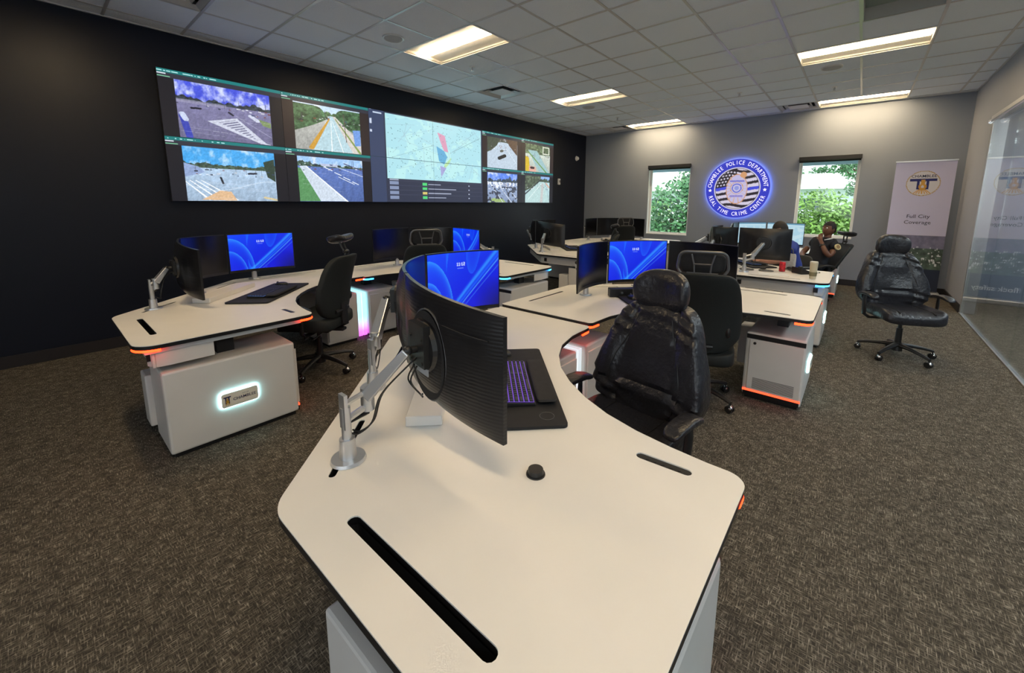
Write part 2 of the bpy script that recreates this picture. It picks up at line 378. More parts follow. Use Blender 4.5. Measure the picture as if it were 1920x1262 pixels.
def feed(kind, h=162, w=288):
    """one tile of the video wall: teal title bar, dark margins and the street view"""
    out = np.zeros((h, w, 3)); out[:] = (26, 28, 38)
    side = {0: .11, 1: .115, 2: .0, 3: .04}.get(kind % 10, .1)
    V, U = grid(h, w)
    put(out, V < .05, (28, 118, 118)); put(out, (V > .02) & (V < .035) & (U < .45) & (noise(h, w, 3, kind, 1, 30) > .5), (190, 235, 235))
    put(out, (V >= .05) & (V < .13), (48, 50, 62)); put(out, (V > .06) & (V < .075) & (U < .06), (200, 210, 220))
    put(out, (V > .1) & (V < .115) & (U < .09), (120, 190, 150))
    y0 = int(.135*h); x0, x1 = int(.115*w), int(.885*w); hh, ww = h-y0-int(.012*h), x1-x0
    if kind == 0:
        v, u, im = base_scene(hh, ww, .33, (70, 84, 210), (118, 116, 152), 10, (45, 52, 58), .16, .42)
        put(im, (v > .32) & (v < .38) & (u < .5), (150, 148, 175), .7)
        t = [(.28, .66), (.60, .54), (.92, .97), (1.0, 1.0), (.86, .99)]
        put(im, poly(v, u, t), (205, 210, 225), .9)
        put(im, poly(v, u, [(.4, .66), (.59, .575), (.82, .93)]) & (np.sin((u*1.0+v*2.2)*62) > .2), (96, 96, 130))
        put(im, seg(v, u, (.60, .50), (1, .85), .006), (180, 182, 205), .5)
        put(im, seg(v, u, (.04, .60), (.09, .98), .035), (60, 70, 170)); put(im, seg(v, u, (.04, .58), (.07, .68), .03), (190, 200, 225))
        put(im, seg(v, u, (.14, .46), (.22, .45), .018), (30, 30, 45)); put(im, seg(v, u, (.52, .45), (.56, .49), .015), (45, 45, 60))
        put(im, seg(v, u, (.76, .46), (.84, .54), .028), (195, 200, 220)); put(im, poly(v, u, [(.85, .5), (1, .55), (1, .66), (.9, .62)]), (120, 140, 95))
    elif kind == 1:
        v, u, im = base_scene(hh, ww, .2, (190, 215, 235), (170, 172, 168), 20, (70, 95, 65), .2)
        n = noise(hh, ww, 18, 21, 3); tr = np.array([60, 88, 62])[None, None]*(.35+1.5*n[..., None])
        m = (v < .12+.55*np.abs(u-.52)**.7*1.2+.07) & ((u < .5) | (u > .6)) & (v > .02+.25*np.exp(-((u-.52)/.1)**2)); im[m] = tr[m]
        put(im, poly(v, u, [(.5, .2), (.56, .2), (1.05, 1.0), (.22, 1.0)]), (176, 205, 215))
        put(im, poly(v, u, [(.56, .2), (.6, .2), (1.2, 1.0), (.86, 1.0)]), (205, 200, 195))
        put(im, seg(v, u, (.5, .28), (.22, .95), .012, .04), (196, 150, 62)); put(im, seg(v, u, (.53, .3), (.52, 1), .003, .007), (240, 245, 245))
        put(im, seg(v, u, (.55, .3), (.7, 1), .003, .007), (235, 240, 240)); put(im, seg(v, u, (.6, .25), (.98, .98), .008, .02), (130, 150, 80))
        put(im, poly(v, u, [(.87, .45), (1, .43), (1, .8), (.9, .82)]), (110, 150, 215)); put(im, seg(v, u, (.73, .12), (.76, .75), .006), (90, 80, 75))
    elif kind == 2:
        v, u, im = base_scene(hh, ww, .36, (70, 160, 225), (166, 190, 215), 30, (58, 74, 62), .14, .5)
        put(im, poly(v, u, [(0, .3), (.14, .36), (.2, .46), (0, .56)]), (140, 160, 200)); put(im, poly(v, u, [(.86, .2), (1, .12), (1, .6), (.9, .5)]), (50, 66, 56))
        for k in range(4): put(im, seg(v, u, (-.02+.06*k, .62), (.22+.1*k, .98), .006, .012), (235, 242, 250))
        put(im, poly(v, u, [(.14, .98), (.34, .80), (.46, .82), (.52, 1.0)]), (214, 178, 140)); put(im, seg(v, u, (.36, .55), (.38, .66), .012), (40, 42, 52))
        put(im, np.abs((v-.7)-.1*np.sin(u*5)) < .006, (215, 228, 240), .7); put(im, seg(v, u, (.85, .93), (1, .98), .02), (205, 190, 150))
        put(im, seg(v, u, (.68, .45), (.76, .44), .018), (50, 52, 66))
    elif kind == 3:
        v, u, im = base_scene(hh, ww, .2, (150, 190, 235), (86, 110, 172), 40, (60, 80, 70), .12)
        put(im, poly(v, u, [(0, .25), (.12, .3), (.28, .85), (.42, 1), (0, 1)]), (88, 142, 92))
        put(im, poly(v, u, [(.02, .22), (.12, .2), (.72, 1), (.3, 1)]), (196, 208, 222))
        put(im, seg(v, u, (.12, .22), (.72, 1), .006, .014), (235, 240, 248))
        for k in range(4): put(im, seg(v, u, (.4+.14*k, .22+.1*k), (.5+.14*k, .28+.1*k), .008), (228, 236, 248))
        put(im, seg(v, u, (.55, .18), (1, .38), .006), (200, 212, 235)); put(im, seg(v, u, (.3, .55-.1), (.55, .62), .0), (0, 0, 0))
        put(im, seg(v, u, (.6, .42), (.85, .58), .006), (230, 238, 248)); put(im, seg(v, u, (.36, .16), (.56, .16), .03), (180, 190, 215))
        put(im, seg(v, u, (.7, .1), (1, .24), .012), (70, 74, 110))
    elif kind == 4:
        v, u, im = base_scene(hh, ww, .12, (90, 85, 80), (178, 192, 205), 50, (60, 66, 55), .1)
        put(im, poly(v, u, [(.0, 0), (.42, 0), (.3, .25), (0, .55)]), (70, 78, 66)); put(im, poly(v, u, [(.62, 0), (1, 0), (1, .5), (.78, .35)]), (92, 74, 62))
        put(im, poly(v, u, [(.42, .12), (.64, .12), (1, .52), (1, 1), (0, 1), (0, .5), (.35, .3)]), (182, 198, 214))
        put(im, seg(v, u, (.38, .66), (.56, .56), .055), (34, 38, 42)); put(im, seg(v, u, (.44, .42), (.48, .40), .04), (90, 92, 86))
        put(im, seg(v, u, (.6, .3), (.98, .8), .004), (225, 232, 240))
    elif kind == 5:
        v, u, im = base_scene(hh, ww, .12, (150, 160, 150), (190, 200, 190), 60, (62, 84, 58), .12)
        n = noise(hh, ww, 16, 61, 3); tr = np.array([88, 104, 80])[None, None]*(.4+1.4*n[..., None]); m = v < .35; im[m] = tr[m]
        put(im, poly(v, u, [(.1, .22), (.45, .22), (.98, 1), (.55, 1), (.3, .6)]), (150, 185, 190))
        put(im, seg(v, u, (.12, .3), (.85, 1), .02), (110, 150, 70)); put(im, poly(v, u, [(0, .45), (.13, .5), (.18, 1), (0, 1)]), (205, 175, 50))
        put(im, poly(v, u, [(.14, .8), (.4, .82), (.42, 1), (.14, 1)]), (215, 165, 150)); put(im, seg(v, u, (.22, .86), (.32, .86), .04), (60, 45, 50))
        put(im, (np.abs(u-.83) < .14) & (np.abs(v-.17) < .14) & ~((np.abs(u-.83) < .11) & (np.abs(v-.17) < .11)), (225, 228, 215))
    elif kind == 6:
        v, u, im = base_scene(hh, ww, .3, (90, 130, 225), (140, 158, 190), 70, (50, 62, 74), .2, .45)
        put(im, (noise(hh, ww, 10, 71, 2, 2) > .56) & (v > .3) & (v < .55), (225, 230, 240))
        put(im, poly(v, u, [(.05, 1), (.15, .86), (.45, .84), (.6, 1)]), (150, 175, 110))
        for k in range(3): put(im, seg(v, u, (.1+.25*k, .4), (.5+.3*k, 1), .008), (220, 228, 240))
        put(im, (noise(hh, ww, 12, 72, 2) > .62) & (v > .45), (60, 66, 82))
    else:
        v, u, im = base_scene(hh, ww, .2, (140, 175, 225), (170, 200, 205), 80, (60, 72, 60), .2)
        n = noise(hh, ww, 16, 81, 3); tr = np.array([72, 84, 68])[None, None]*(.4+1.4*n[..., None]); m = (v < .42-.5*(u-.3)) & (u < .62); im[m] = tr[m]
        put(im, poly(v, u, [(.5, .2), (.75, .2), (1, 1), (0, 1), (.0, .75)]), (176, 205, 205))
        put(im, seg(v, u, (.0, .68), (.62, .12), .022), (50, 55, 60)); put(im, seg(v, u, (.7, .3), (.65, 1), .05), (190, 180, 180), .7)
        put(im, seg(v, u, (.85, .25), (.98, .4), .03), (220, 140, 110), .6); put(im, seg(v, u, (.1, .9), (.62, .3), .006), (235, 240, 240))
    mg = np.array([44, 36, 38]) if kind in (1, 4, 5) else np.array([24, 24, 32])
    if kind >= 4: mg = mg*1.1
    out[y0:, :x0] = mg; out[y0:, x1:] = mg
    fr = noise(hh, ww, 30, kind+91, 2, 1.8); gy, gx = np.gradient(noise(hh, ww, 24, kind+92, 3, 1.6)); im = im*(.93+.14*fr[..., None])+np.clip(gx+gy, -.05, .05)[..., None]*110
    rk = np.random.RandomState(kind+200); hz = {0: .36, 1: .3, 2: .42, 3: .2, 4: .3, 5: .4, 6: .4, 7: .4}[kind]
    for k in range(26):          # far cars, poles and signs as tiny marks along the skyline
        cu, cv = rk.rand(), hz+rk.uniform(-.05, .10); s_ = rk.uniform(.006, .02)
        c_ = [(235, 240, 250), (38, 40, 52), (60, 74, 110), (205, 205, 210), (120, 60, 50)][rk.randint(5)]
        put(im, (np.abs(v-cv) < s_*.7) & (np.abs(u-cu) < s_), c_, .8)
        if k % 4 == 0: put(im, (np.abs(u-cu) < .003) & (v > cv-.16) & (v < cv), (70, 72, 84), .7)
    if kind in (0, 2, 3, 6): 
        for k in range(7): cu = rk.rand(); put(im, (np.abs((v-hz-.12-.5*rk.rand())-.08*(u-cu)) < .003) & (np.abs(u-cu) < .22), (225, 230, 242), .35)
    out[y0:y0+hh, x0:x1] = im
    return lin(out)
def map_picture(h=270, w=480):
    V, U = grid(h, w); im = np.zeros((h, w, 3)); im[:] = (46, 52, 72)
    put(im, U < .105, (54, 66, 96)); put(im, (U > .005) & (U < .02) & (noise(h, w, 30, 3, 1, .2) > .55) & (V < .25), (190, 200, 220))
    put(im, (V > .02) & (V < .035) & (U > .03) & (U < .09), (190, 205, 225))
    mp = (U > .115) & (U < .985) & (V > .012) & (V < .73)
    put(im, mp, (166, 214, 224)); n = noise(h, w, 8, 5, 3, 1.6); put(im, mp & (n > .55), (178, 224, 226))
    r = np.random.RandomState(9)
    for k in range(26):
        a = (r.uniform(.12, .98), r.uniform(.02, .72)); an = r.uniform(0, PI); l = r.uniform(.1, .5)
        b = (a[0]+l*math.cos(an), a[1]+l*math.sin(an)*.7); put(im, mp & seg(V, U, a, b, .0015), (150, 178, 192), .8)
    put(im, mp & seg(V, U, (.68, .35), (.97, .12), .003), (120, 150, 160), .7); put(im, mp & seg(V, U, (.14, .5), (.5, .3), .002), (130, 160, 168), .7)
    put(im, poly(V, U, [(.54, .13), (.61, .16), (.64, .36), (.60, .35), (.57, .25)]), (206, 150, 178))
    put(im, poly(V, U, [(.53, .3), (.60, .35), (.63, .42), (.60, .52), (.55, .48)]), (96, 165, 205))
    put(im, poly(V, U, [(.60, .52), (.67, .42), (.65, .50), (.60, .58)]), (176, 216, 160)); put(im, poly(V, U, [(.56, .54), (.62, .56), (.57, .68)]), (158, 158, 205))
    for k in range(230):
        c = (r.uniform(.13, .97), r.uniform(.04, .71)); put(im, mp & (np.hypot(U-c[0], (V-c[1])*.56) < .0028), (80, 112, 122), .85)
    put(im, mp & (np.hypot(U-.55, (V-.3)*.5) < .0), (0, 0, 0))
    for i in range(4):
        y = .78+.055*i
        put(im, (np.abs(V-y) < .018) & (U > .13) & (U < .2), (126, 140, 170)); put(im, (np.abs(V-y) < .016) & (U > .395) & (U < .435), (80, 205, 120) if i != 2 else (205, 190, 110))
        put(im, (np.abs(V-y) < .006) & (U > .445) & (U < .56+.05*((i*7) % 4)), (150, 158, 180)); put(im, (np.abs(V-y) < .008) & (U > .84) & (U < .852), (170, 178, 200))
        put(im, (np.abs(V-y+.03) < .002) & (U > .12), (70, 76, 98))
    put(im, (V > .735) & (V < .75) & (U > .13) & (U < .2), (150, 160, 180))
    put(im, (np.abs(V-.5) < .002), (60, 90, 110), .6)
    return lin(im)
def wallpaper(h=84, w=150, clock=True):
    V, U = grid(h, w); A = 16/9; X = U*A; im = np.zeros((h, w, 3))
    t = np.clip((X*.4+V*.8)/1.5, 0, 1)[..., None]; im[:] = np.array([8, 70, 250])*(1-t)+np.array([4, 6, 205])*t
    def petal(cx, cy, rx, ry, rot, wd, col, a, inside=True, lim=None):
        c, s = math.cos(rot), math.sin(rot); x = (X-cx)*c+(V-cy)*s; y = -(X-cx)*s+(V-cy)*c
        d = np.hypot(x/rx, y/ry)-1; g = np.exp(-np.clip(-d, 0, 9)/wd)*(d < 0) if inside else np.exp(-np.clip(d, 0, 9)/wd)*(d > 0)
        if lim is not None: g = g*lim
        im[:] = im+(np.asarray(col, float)-im)*(g*a)[..., None]
    petal(.05, .95, .62, .85, -.1, .10, (60, 175, 255), .75, lim=(V < 1.1))
    petal(-.02, 1.25, .52, .8, .0, .08, (70, 190, 255), .7)
    petal(.95, .2, .42, .9, .25, .25, (20, 120, 255), .75, False, lim=((X > .5) & (X < 1.0) & (V > X*.9-.55)))
    for k, (o, w_, c) in enumerate(((0, .05, (50, 160, 255)), (.11, .025, (20, 110, 255)), (.19, .015, (90, 190, 255)), (.31, .012, (60, 120, 240)))):
        f = (X-.62-o)*.83-(1.0-V)*.95+.13*(V-.5)**2
        g = np.exp(-(f/w_)**2)*(X > .5); im[:] = im+(np.array(c)-im)*(g*.8)[..., None]
    petal(1.22, -.35, .2, .75, .12, .25, (30, 130, 255), .5)
    im[:] = im*(1-.55*np.clip((X-1.2)*1.6, 0, 1)*np.clip((V-.45)*1.8, 0, 1))[..., None]
    if clock:
        F = {'1': ('010', '110', '010', '010', '111'), '2': ('111', '001', '111', '100', '111'), ':': ('0', '1', '0', '1', '0')}
        x = int(w*.435); y = int(h*.19)
        for ch in '11:12':
            for j, row in enumerate(F[ch]):
                for i, b in enumerate(row):
                    if b == '1': im[y+j:y+j+1, x+i:x+i+1] = (215, 230, 255)
            x += len(F[ch][0])+1
        im[y+8:y+9, int(w*.44):int(w*.53)] = im[y+8:y+9, int(w*.44):int(w*.53)]*.5+np.array([215, 230, 255])*.5
    return lin(im)
def webpage(h=84, w=150, seed=1):
    V, U = grid(h, w); im = np.zeros((h, w, 3)); im[:] = (168, 205, 222); put(im, V < .07, (105, 150, 175)); put(im, (V > .09) & (V < .13), (200, 225, 235))
    n = noise(h, w, 6, seed, 3, 2); put(im, (V > .16) & (n > .55), (188, 216, 226))
    if seed == 1:
        for y in (.3, .62):
            put(im, (U > .10) & (U < .26) & (V > y) & (V < y+.2), (30, 48, 66)); put(im, (U > .12) & (U < .24) & (V > y+.05) & (V < y+.1), (110, 150, 165))
        put(im, seg(V, U, (.35, .3), (.6, .55), .01), (130, 170, 190)); put(im, seg(V, U, (.4, .7), (.42, .3), .008), (140, 180, 195))
    return lin(im)

def picture_mesh(name, P, img, material, parent):
    """a grid surface P(u, v)->point (u right, v down) carrying img as its own colours"""
    h, w = img.shape[:2]
    vs = [P(i/(w-1), j/(h-1)) for j in range(h) for i in range(w)]
    if MB.xf: vs = [MB.xf(Vector(v)) for v in vs]
    org = Vector(parent['_org'])
    me = bpy.data.meshes.new(name)
    me.from_pydata([Vector(v)-org for v in vs], [], [(j*w+i, (j+1)*w+i, (j+1)*w+i+1, j*w+i+1) for j in range(h-1) for i in range(w-1)])
    at = me.color_attributes.new('picture', 'FLOAT_COLOR', 'POINT')
    at.data.foreach_set('color', np.concatenate([img, np.ones((h, w, 1))], 2).astype(np.float32).ravel())
    me.materials.append(material); me.polygons.foreach_set('use_smooth', [True]*len(me.polygons))
    o = bpy.data.objects.new(name, me); COL.objects.link(o); o.parent = parent; o['_org'] = tuple(org); return o
# ------------------------------------------------------------------ the room
XB, YW, YR, ZC, XF = 9.933, 5.936, -1.228, 3.351, -3.2     # back wall, video wall, right wall, ceiling, wall behind the camera
def slab(name, m, *b):
    q = MB(); q.box(*b); return struct(q.build(name, m, smooth=False))
slab('floor', M_carpet, XF-.2, XB+.2, -4.2, YW+.2, -.2, 0)
slab('wall_left', M_dwall, XF-.2, XB+.2, YW, YW+.2, 0, ZC+.4)
q = MB(); q.prism([(-4.2, 0), (YW, 0), (YW, ZC+.4), (-4.2, ZC+.4)], 0, .2, [[(a, .9), (b, .9), (b, 2.75), (a, 2.75)] for a, b in ((-3.7, -1.6), (-.9, 1.7))])  # window openings added in this unseen wall to let fill daylight in
q.v = [(XF-.2+c, a, b) for a, b, c in q.v]; struct(q.build('wall_front', M_bwall, smooth=False))
slab('ground_added_front', mat('added_pale_paving', (.5, .5, .48, 1), .9), -60, XF-.25, -25, 30, -3.3, -3.2)  # unseen pale ground, added to bounce daylight up through the openings
WIN = [(3.13, 4.12, .80, 2.45), (.10, 1.04, .90, 2.45)]
q = MB(); q.prism([(-4.2, 0), (YW, 0), (YW, ZC+.4), (-4.2, ZC+.4)], 0, .22, [[(a, z0), (b, z0), (b, z1), (a, z1)] for a, b, z0, z1 in WIN])
q.v = [(XB+c, a, b) for a, b, c in q.v]; struct(q.build('wall_back', M_gwall, smooth=False))
JX = 8.45                                                  # where the glass partition begins
q = MB(); q.box(JX, XB, YR-.14, YR, 0, ZC+.4); q.box(XF, JX, YR-.14, YR, 2.72, ZC+.4); struct(q.build('wall_right', M_bwall, smooth=False))
slab('wall_corridor', M_gwall, XF-.2, XB+.2, -4.2, -4.0, 0, ZC+.4)
for nm, b in (('baseboard_left', (XF, XB, YW-.014, YW, 0, .115)), ('baseboard_back', (XB-.014, XB, YR, YW-.014, 0, .115)),
              ('baseboard_right', (JX+.03, XB-.014, YR, YR+.014, 0, .115)), ('baseboard_corridor', (XF, XB, -4.0, -3.986, 0, .115))):
    slab(nm, M_base, *b)

# suspended ceiling on a 0.61 m grid
TX0, TY0, TT = .677, 4.467, .61
lights = [(k, j) for k in (-1, 4, 9, 14) for j in (0, 6)]
vents = [(7, -1), (14, -1), (14, 5), (0, -1)]; returns = [(7, 7)]
skip = set()
for k, j in lights: skip |= {(k, j), (k, j+1)}
skip |= set(vents) | set(returns)
cell = lambda k, j: (max(TX0+k*TT, XF), min(TX0+(k+1)*TT, XB), max(TY0-(j+1)*TT, YR), min(TY0-j*TT, YW))
q = MB(); K0, K1, J0, J1 = -7, 15, -3, 9
for k in range(K0, K1+1):
    for j in range(J0, J1+1):
        if (k, j) in skip: continue
        a, b, c, d = cell(k, j)
        if b > a+1e-4 and d > c+1e-4: q.add([(a, c, ZC), (b, c, ZC), (b, d, ZC), (a, d, ZC)], [(0, 3, 2, 1)])
q.box(XF-.2, XB+.2, -4.2, YW+.2, ZC+.35, ZC+.5)
struct(q.build('ceiling', M_tile, smooth=False, recalc=False))
slab('ceiling_corridor', M_tile, XF, XB, -4.0, YR-.14, ZC-.298, ZC-.28)
q = MB(); hb = .012
for k in range(K0, K1+1):
    x = TX0+k*TT
    if XF < x < XB: q.box(x-hb, x+hb, YR, YW, ZC-.006, ZC+.002)
inlight = {(k, j+1) for k, j in lights}
for j in range(J0, J1+2):
    y = TY0-j*TT
    if not (YR < y < YW): continue
    ks = [k for k in range(K0, K1+1) if (k, j) in inlight]; x0 = XF
    for k in ks+[None]:          # the bar stops at each troffer
        x1 = XB if k is None else TX0+k*TT
        if x1 > x0: q.box(x0, x1, y-hb, y+hb, ZC-.0055, ZC+.0025)
        if k is not None: x0 = TX0+(k+1)*TT
q.box(XF, XB, YW-.02, YW, ZC-.012, ZC); q.box(XB-.02, XB, YR, YW-.02, ZC-.012, ZC); q.box(XF, XB-.02, YR, YR+.02, ZC-.012, ZC)
struct(q.build('trim_ceiling_grid', M_tbar, smooth=False))

LN = {(-1, 0): 'recessed ceiling light above the left end of the dark wall, behind the nearest desk', (-1, 6): 'recessed ceiling light directly over the nearest desk end',
      (4, 0): 'largest lit recessed troffer in the ceiling, before the video wall', (4, 6): 'recessed ceiling light above the front row of chairs, over the top edge of the view',
      (9, 0): 'second lit troffer in the row running beside the video wall', (9, 6): 'long lit troffer nearest the camera on the glass wall side',
      (14, 0): 'farthest troffer of the video wall row, washing the grey wall left of the seal', (14, 6): 'lit troffer against the grey wall above the right window and banner'}
for (k, j) in lights:
    x0, x1 = TX0+k*TT, TX0+(k+1)*TT; y1 = TY0-j*TT; y0 = y1-2*TT; cx, cy = (x0+x1)/2, (y0+y1)/2
    t = thing('ceiling_light', LN[(k, j)], 'ceiling light', (cx, cy, ZC), 'recessed troffers in the ceiling')
    q = MB(); e = .014; h = .085
    prof = [(-TT/2+e, .0), (-TT/2+e, .028), (-.10, .045), (-.095, h), (.095, h), (.10, .045), (TT/2-e, .028), (TT/2-e, .0)]
    vs = [(cx+a, y, ZC+z) for y in (y0+e, y1-e) for a, z in prof]; n = len(prof)
    q.add(vs, [(i, i+1, n+i+1, n+i) for i in range(n-1)])
    q.add([(cx+a, y, ZC+z) for y in (y0+e,) for a, z in prof], [tuple(range(n))]); q.add([(cx+a, y, ZC+z) for y in (y1-e,) for a, z in prof], [tuple(range(n))])
    q.build('reflector', M_lampw, t, smooth=False, recalc=False)
    q = MB()
    for a, b, c, d in ((x0, x1, y0, y0+e), (x0, x1, y1-e, y1), (x0, x0+e, y0+e, y1-e), (x1-e, x1, y0+e, y1-e)): q.box(a, b, c, d, ZC-.008, ZC+.01)
    q.build('trim_frame', M_lampw, t, smooth=False)
    q = MB(); pr_ = [(-.085, .075), (-.078, .035), (-.062, .022), (.062, .022), (.078, .035), (.085, .075)]
    vs = [(cx+a, y, ZC+z) for y in (y0+.03, y1-.03) for a, z in pr_]; n = len(pr_)
    for i in range(n-1): q.add([vs[i], vs[i+1], vs[n+i+1], vs[n+i]], [(0, 1, 2, 3)], 1 if i in (0, 4) else 0)
    q.add(vs[:n], [tuple(range(n))], 1); q.add(vs[n:], [tuple(range(n))], 1)
    q.build('diffuser', [M_lamp, M_lampside], t, smooth=False)
for k_, lb in enumerate(('added corridor light nearest the banner end, beyond the glass', 'second added corridor light from the banner end', 'added corridor light beyond the middle of the glass', 'added corridor light beyond the glass beside the camera', 'added corridor light beyond the glass behind the camera')):
    x, y, z = 8.6-2.3*k_, -2.5, ZC-.30  # unseen lamps added to send cool side light through the glass
    t = thing('added_corridor_light', lb, 'ceiling light', (x, y, z), 'added corridor lights')
    q = MB(); q.box(x-.62, x+.62, y-.31, y+.31, z-.03, z); q.build('housing', M_lampw, t, smooth=False)
    q = MB(); q.box(x-.59, x+.59, y-.28, y+.28, z-.038, z-.029); q.build('diffuser', mat('added_light_diffuser', (1, 1, 1, 1), .5, emit=(.84, .92, 1, 1), estr=13), t, smooth=False)
VN = ['square ceiling air vent beside the video wall, between two lit troffers', 'ceiling air vent in the far corner next to the farthest left troffer',
      'slim-looking ceiling air vent against the grey wall, left of the right troffer', 'ceiling air vent above the left end of the video wall']
for (k, j), lb in zip(vents, VN):
    a, b, c, d = cell(k, j); cx, cy = (a+b)/2, (c+d)/2
    t = thing('ceiling_vent', lb, 'air vent', (cx, cy, ZC), 'ceiling air vents')
    q = MB(); q.box(a, b, c, d, ZC+.08, ZC+.10); q.build('duct_opening', M_blacks, t, smooth=False)
    q = MB()
    for r0, z0 in ((.29, 0), (.21, .015)):
        r1 = r0-.045
        q.add([(cx+sx*r, cy+sy*r, ZC-.004+z0+(0 if r == r0 else .03)) for r in (r0, r1) for sx, sy in ((-1, -1), (1, -1), (1, 1), (-1, 1))], [(i, (i+1) % 4, 4+(i+1) % 4, 4+i) for i in range(4)])
    q.build('louvre', M_tbar, t, smooth=False)
    q = MB(); q.box(cx-.15, cx+.15, cy-.15, cy+.15, ZC-.002, ZC+.006); q.build('centre_plate', M_white2, t, smooth=False)
a, b, c, d = cell(7, 7)
t = thing('return_grille', 'large pale flat return air panel in the ceiling at the top right', 'air vent', ((a+b)/2, (c+d)/2, ZC))
q = MB(); q.box(a+.015, b-.015, c+.015, d-.015, ZC+.11, ZC+.12); q.build('duct_opening', mat('pale_green_duct_lining', srgb(150, 165, 155), .4), t, smooth=False)
q = MB()
for s in ((a, b, c, c+.02), (a, b, d-.02, d), (a, a+.02, c, d), (b-.02, b, c, d)): q.box(*s, ZC-.006, ZC+.11)
q.build('collar', M_tbar, t, smooth=False)
for (x, y), lb in zip(((2.82, 4.19), (7.07, 4.19), (7.10, .50)), ('round white ceiling speaker left of the largest troffer', 'small round ceiling speaker behind the second left troffer', 'round white ceiling speaker between the two right-hand troffers')):
    t = thing('ceiling_speaker', lb, 'speaker', (x, y, ZC), 'round ceiling speakers')
    q = MB(); q.cyl((x, y, ZC-.012), (x, y, ZC), .115, .12, 32); q.build('rim', M_tbar, t)
    q = MB(); q.cyl((x, y, ZC-.016), (x, y, ZC-.011), .10, .10, 32); q.build('grille', mat('perforated_white_grille', (.55, .55, .55, 1), .7, bump=(900, .6)), t)
for (x, y), lb in zip(((4.05, 4.22), (8.27, 4.19), (7.73, 1.74), (8.28, .52)), ('sprinkler head in the ceiling next to the largest troffer', 'tiny sprinkler head near the farthest left troffer', 'sprinkler head in the middle of the ceiling above the seal', 'sprinkler head between the right-hand troffers')):
    t = thing('sprinkler', lb, 'sprinkler', (x, y, ZC), 'ceiling sprinklers')
    q = MB(); q.cyl((x, y, ZC-.008), (x, y, ZC), .035, .04, 20); q.build('escutcheon', M_white2, t)
    q = MB(); q.cyl((x, y, ZC-.05), (x, y, ZC-.008), .009, .012, 10); q.cyl((x, y, ZC-.056), (x, y, ZC-.052), .022, .022, 16)
    for s in (-1, 1): q.tube([(x, y+s*.006, ZC-.015), (x, y+s*.016, ZC-.03), (x, y+s*.004, ZC-.052)], .003, 6)
    q.build('head', M_silver, t)

# windows
for i, (a, b, z0, z1) in enumerate(WIN):
    q = MB(); fx = XB+.10; w = .045
    for s in ((a, b, z0, z0+w), (a, b, z1-w, z1), (a, a+w, z0+w, z1-w), (b-w, b, z0+w, z1-w)): q.box(fx, fx+.05, *s)
    o = struct(q.build('window_%d' % (i+1), M_frame, smooth=False, bevel=.004))
    q = MB(); q.box(fx+.02, fx+.028, a+w, b-w, z0+w, z1-w); g = q.build('pane', M_winglass, o, smooth=False)
    q = MB(); q.box(XB-.012, fx, a-.0, b+.0, z0-.012, z0+.008); g = q.build('sill', M_frame, o, smooth=False)
    q = MB(); q.box(XB+.0, fx, a, a+.006, z0, z1); q.box(XB, fx, b-.006, b, z0, z1); q.box(XB, fx, a, b, z1-.006, z1); q.build('reveal', M_frame, o, smooth=False)
    t = thing('roller_shade', 'rolled-up black window shade over the %s window' % ('left' if i == 0 else 'right'), 'window shade', (XB-.03, (a+b)/2, z1), 'rolled-up window shades')
    q = MB(); q.box(XB-.065, XB-.005, a-.01, b+.01, z1-.075, z1+.005); q.build('cassette', M_black, t, smooth=False, bevel=.006)
    q = MB(); q.cyl((XB-.032, a, z1-.09), (XB-.032, b, z1-.09), .014, .014, 12); q.build('hem_bar', M_blacks, t)

# glass partition on the right
q = MB(); q.box(XF, JX, YR-.03, YR+.01, 0, .012); q.box(XF, JX, YR-.035, YR+.015, 2.67, 2.72); q.box(JX-.05, JX, YR-.14, YR, .012, 2.67)
o = struct(q.build('window_3', M_silver, smooth=False, bevel=.003))
q = MB(); q.tube([(JX-.25, YR+.05, 2.62), (XF, YR+.05, 2.62)], .016, 12); q.cyl((JX-.25, YR+.05, 2.62), (JX-.262, YR+.05, 2.62), .03, .03); q.build('sliding_rail', M_chrome, o)
x = JX-.05
while x > XF:
    x2 = max(x-1.25, XF); q = MB(); q.box(x2+.003, x-.003, YR-.016, YR-.004, .012, 2.67); q.build('pane', M_glass, o, smooth=False); x = x2

# alarm devices on the dark wall
t = thing('motion_sensor', 'small white oval sensor high on the dark wall near the corner', 'sensor', (9.47, YW, 2.71))
q = MB(); q.cyl((9.47, YW-.012, 2.71), (9.47, YW, 2.71), .06, .065, 28); q.build('base_ring', M_white2, t)
q = MB(); q.sphere((9.47, YW-.012, 2.71), (.052, .06, .052)); q.build('dome', M_white2, t)
t = thing('fire_strobe', 'white rectangular fire alarm strobe on the dark wall right of the video wall', 'fire alarm', (8.645, YW, 2.07))
q = MB(); q.box(8.60, 8.69, YW-.035, YW, 2.0, 2.15); q.build('housing', M_white2, t, smooth=False, bevel=.012)
q = MB(); q.box(8.622, 8.668, YW-.05, YW-.034, 2.05, 2.11); q.build('strobe_lens', mat('smoked_lens', (.35, .33, .33, 1), .15), t, smooth=False, bevel=.008)

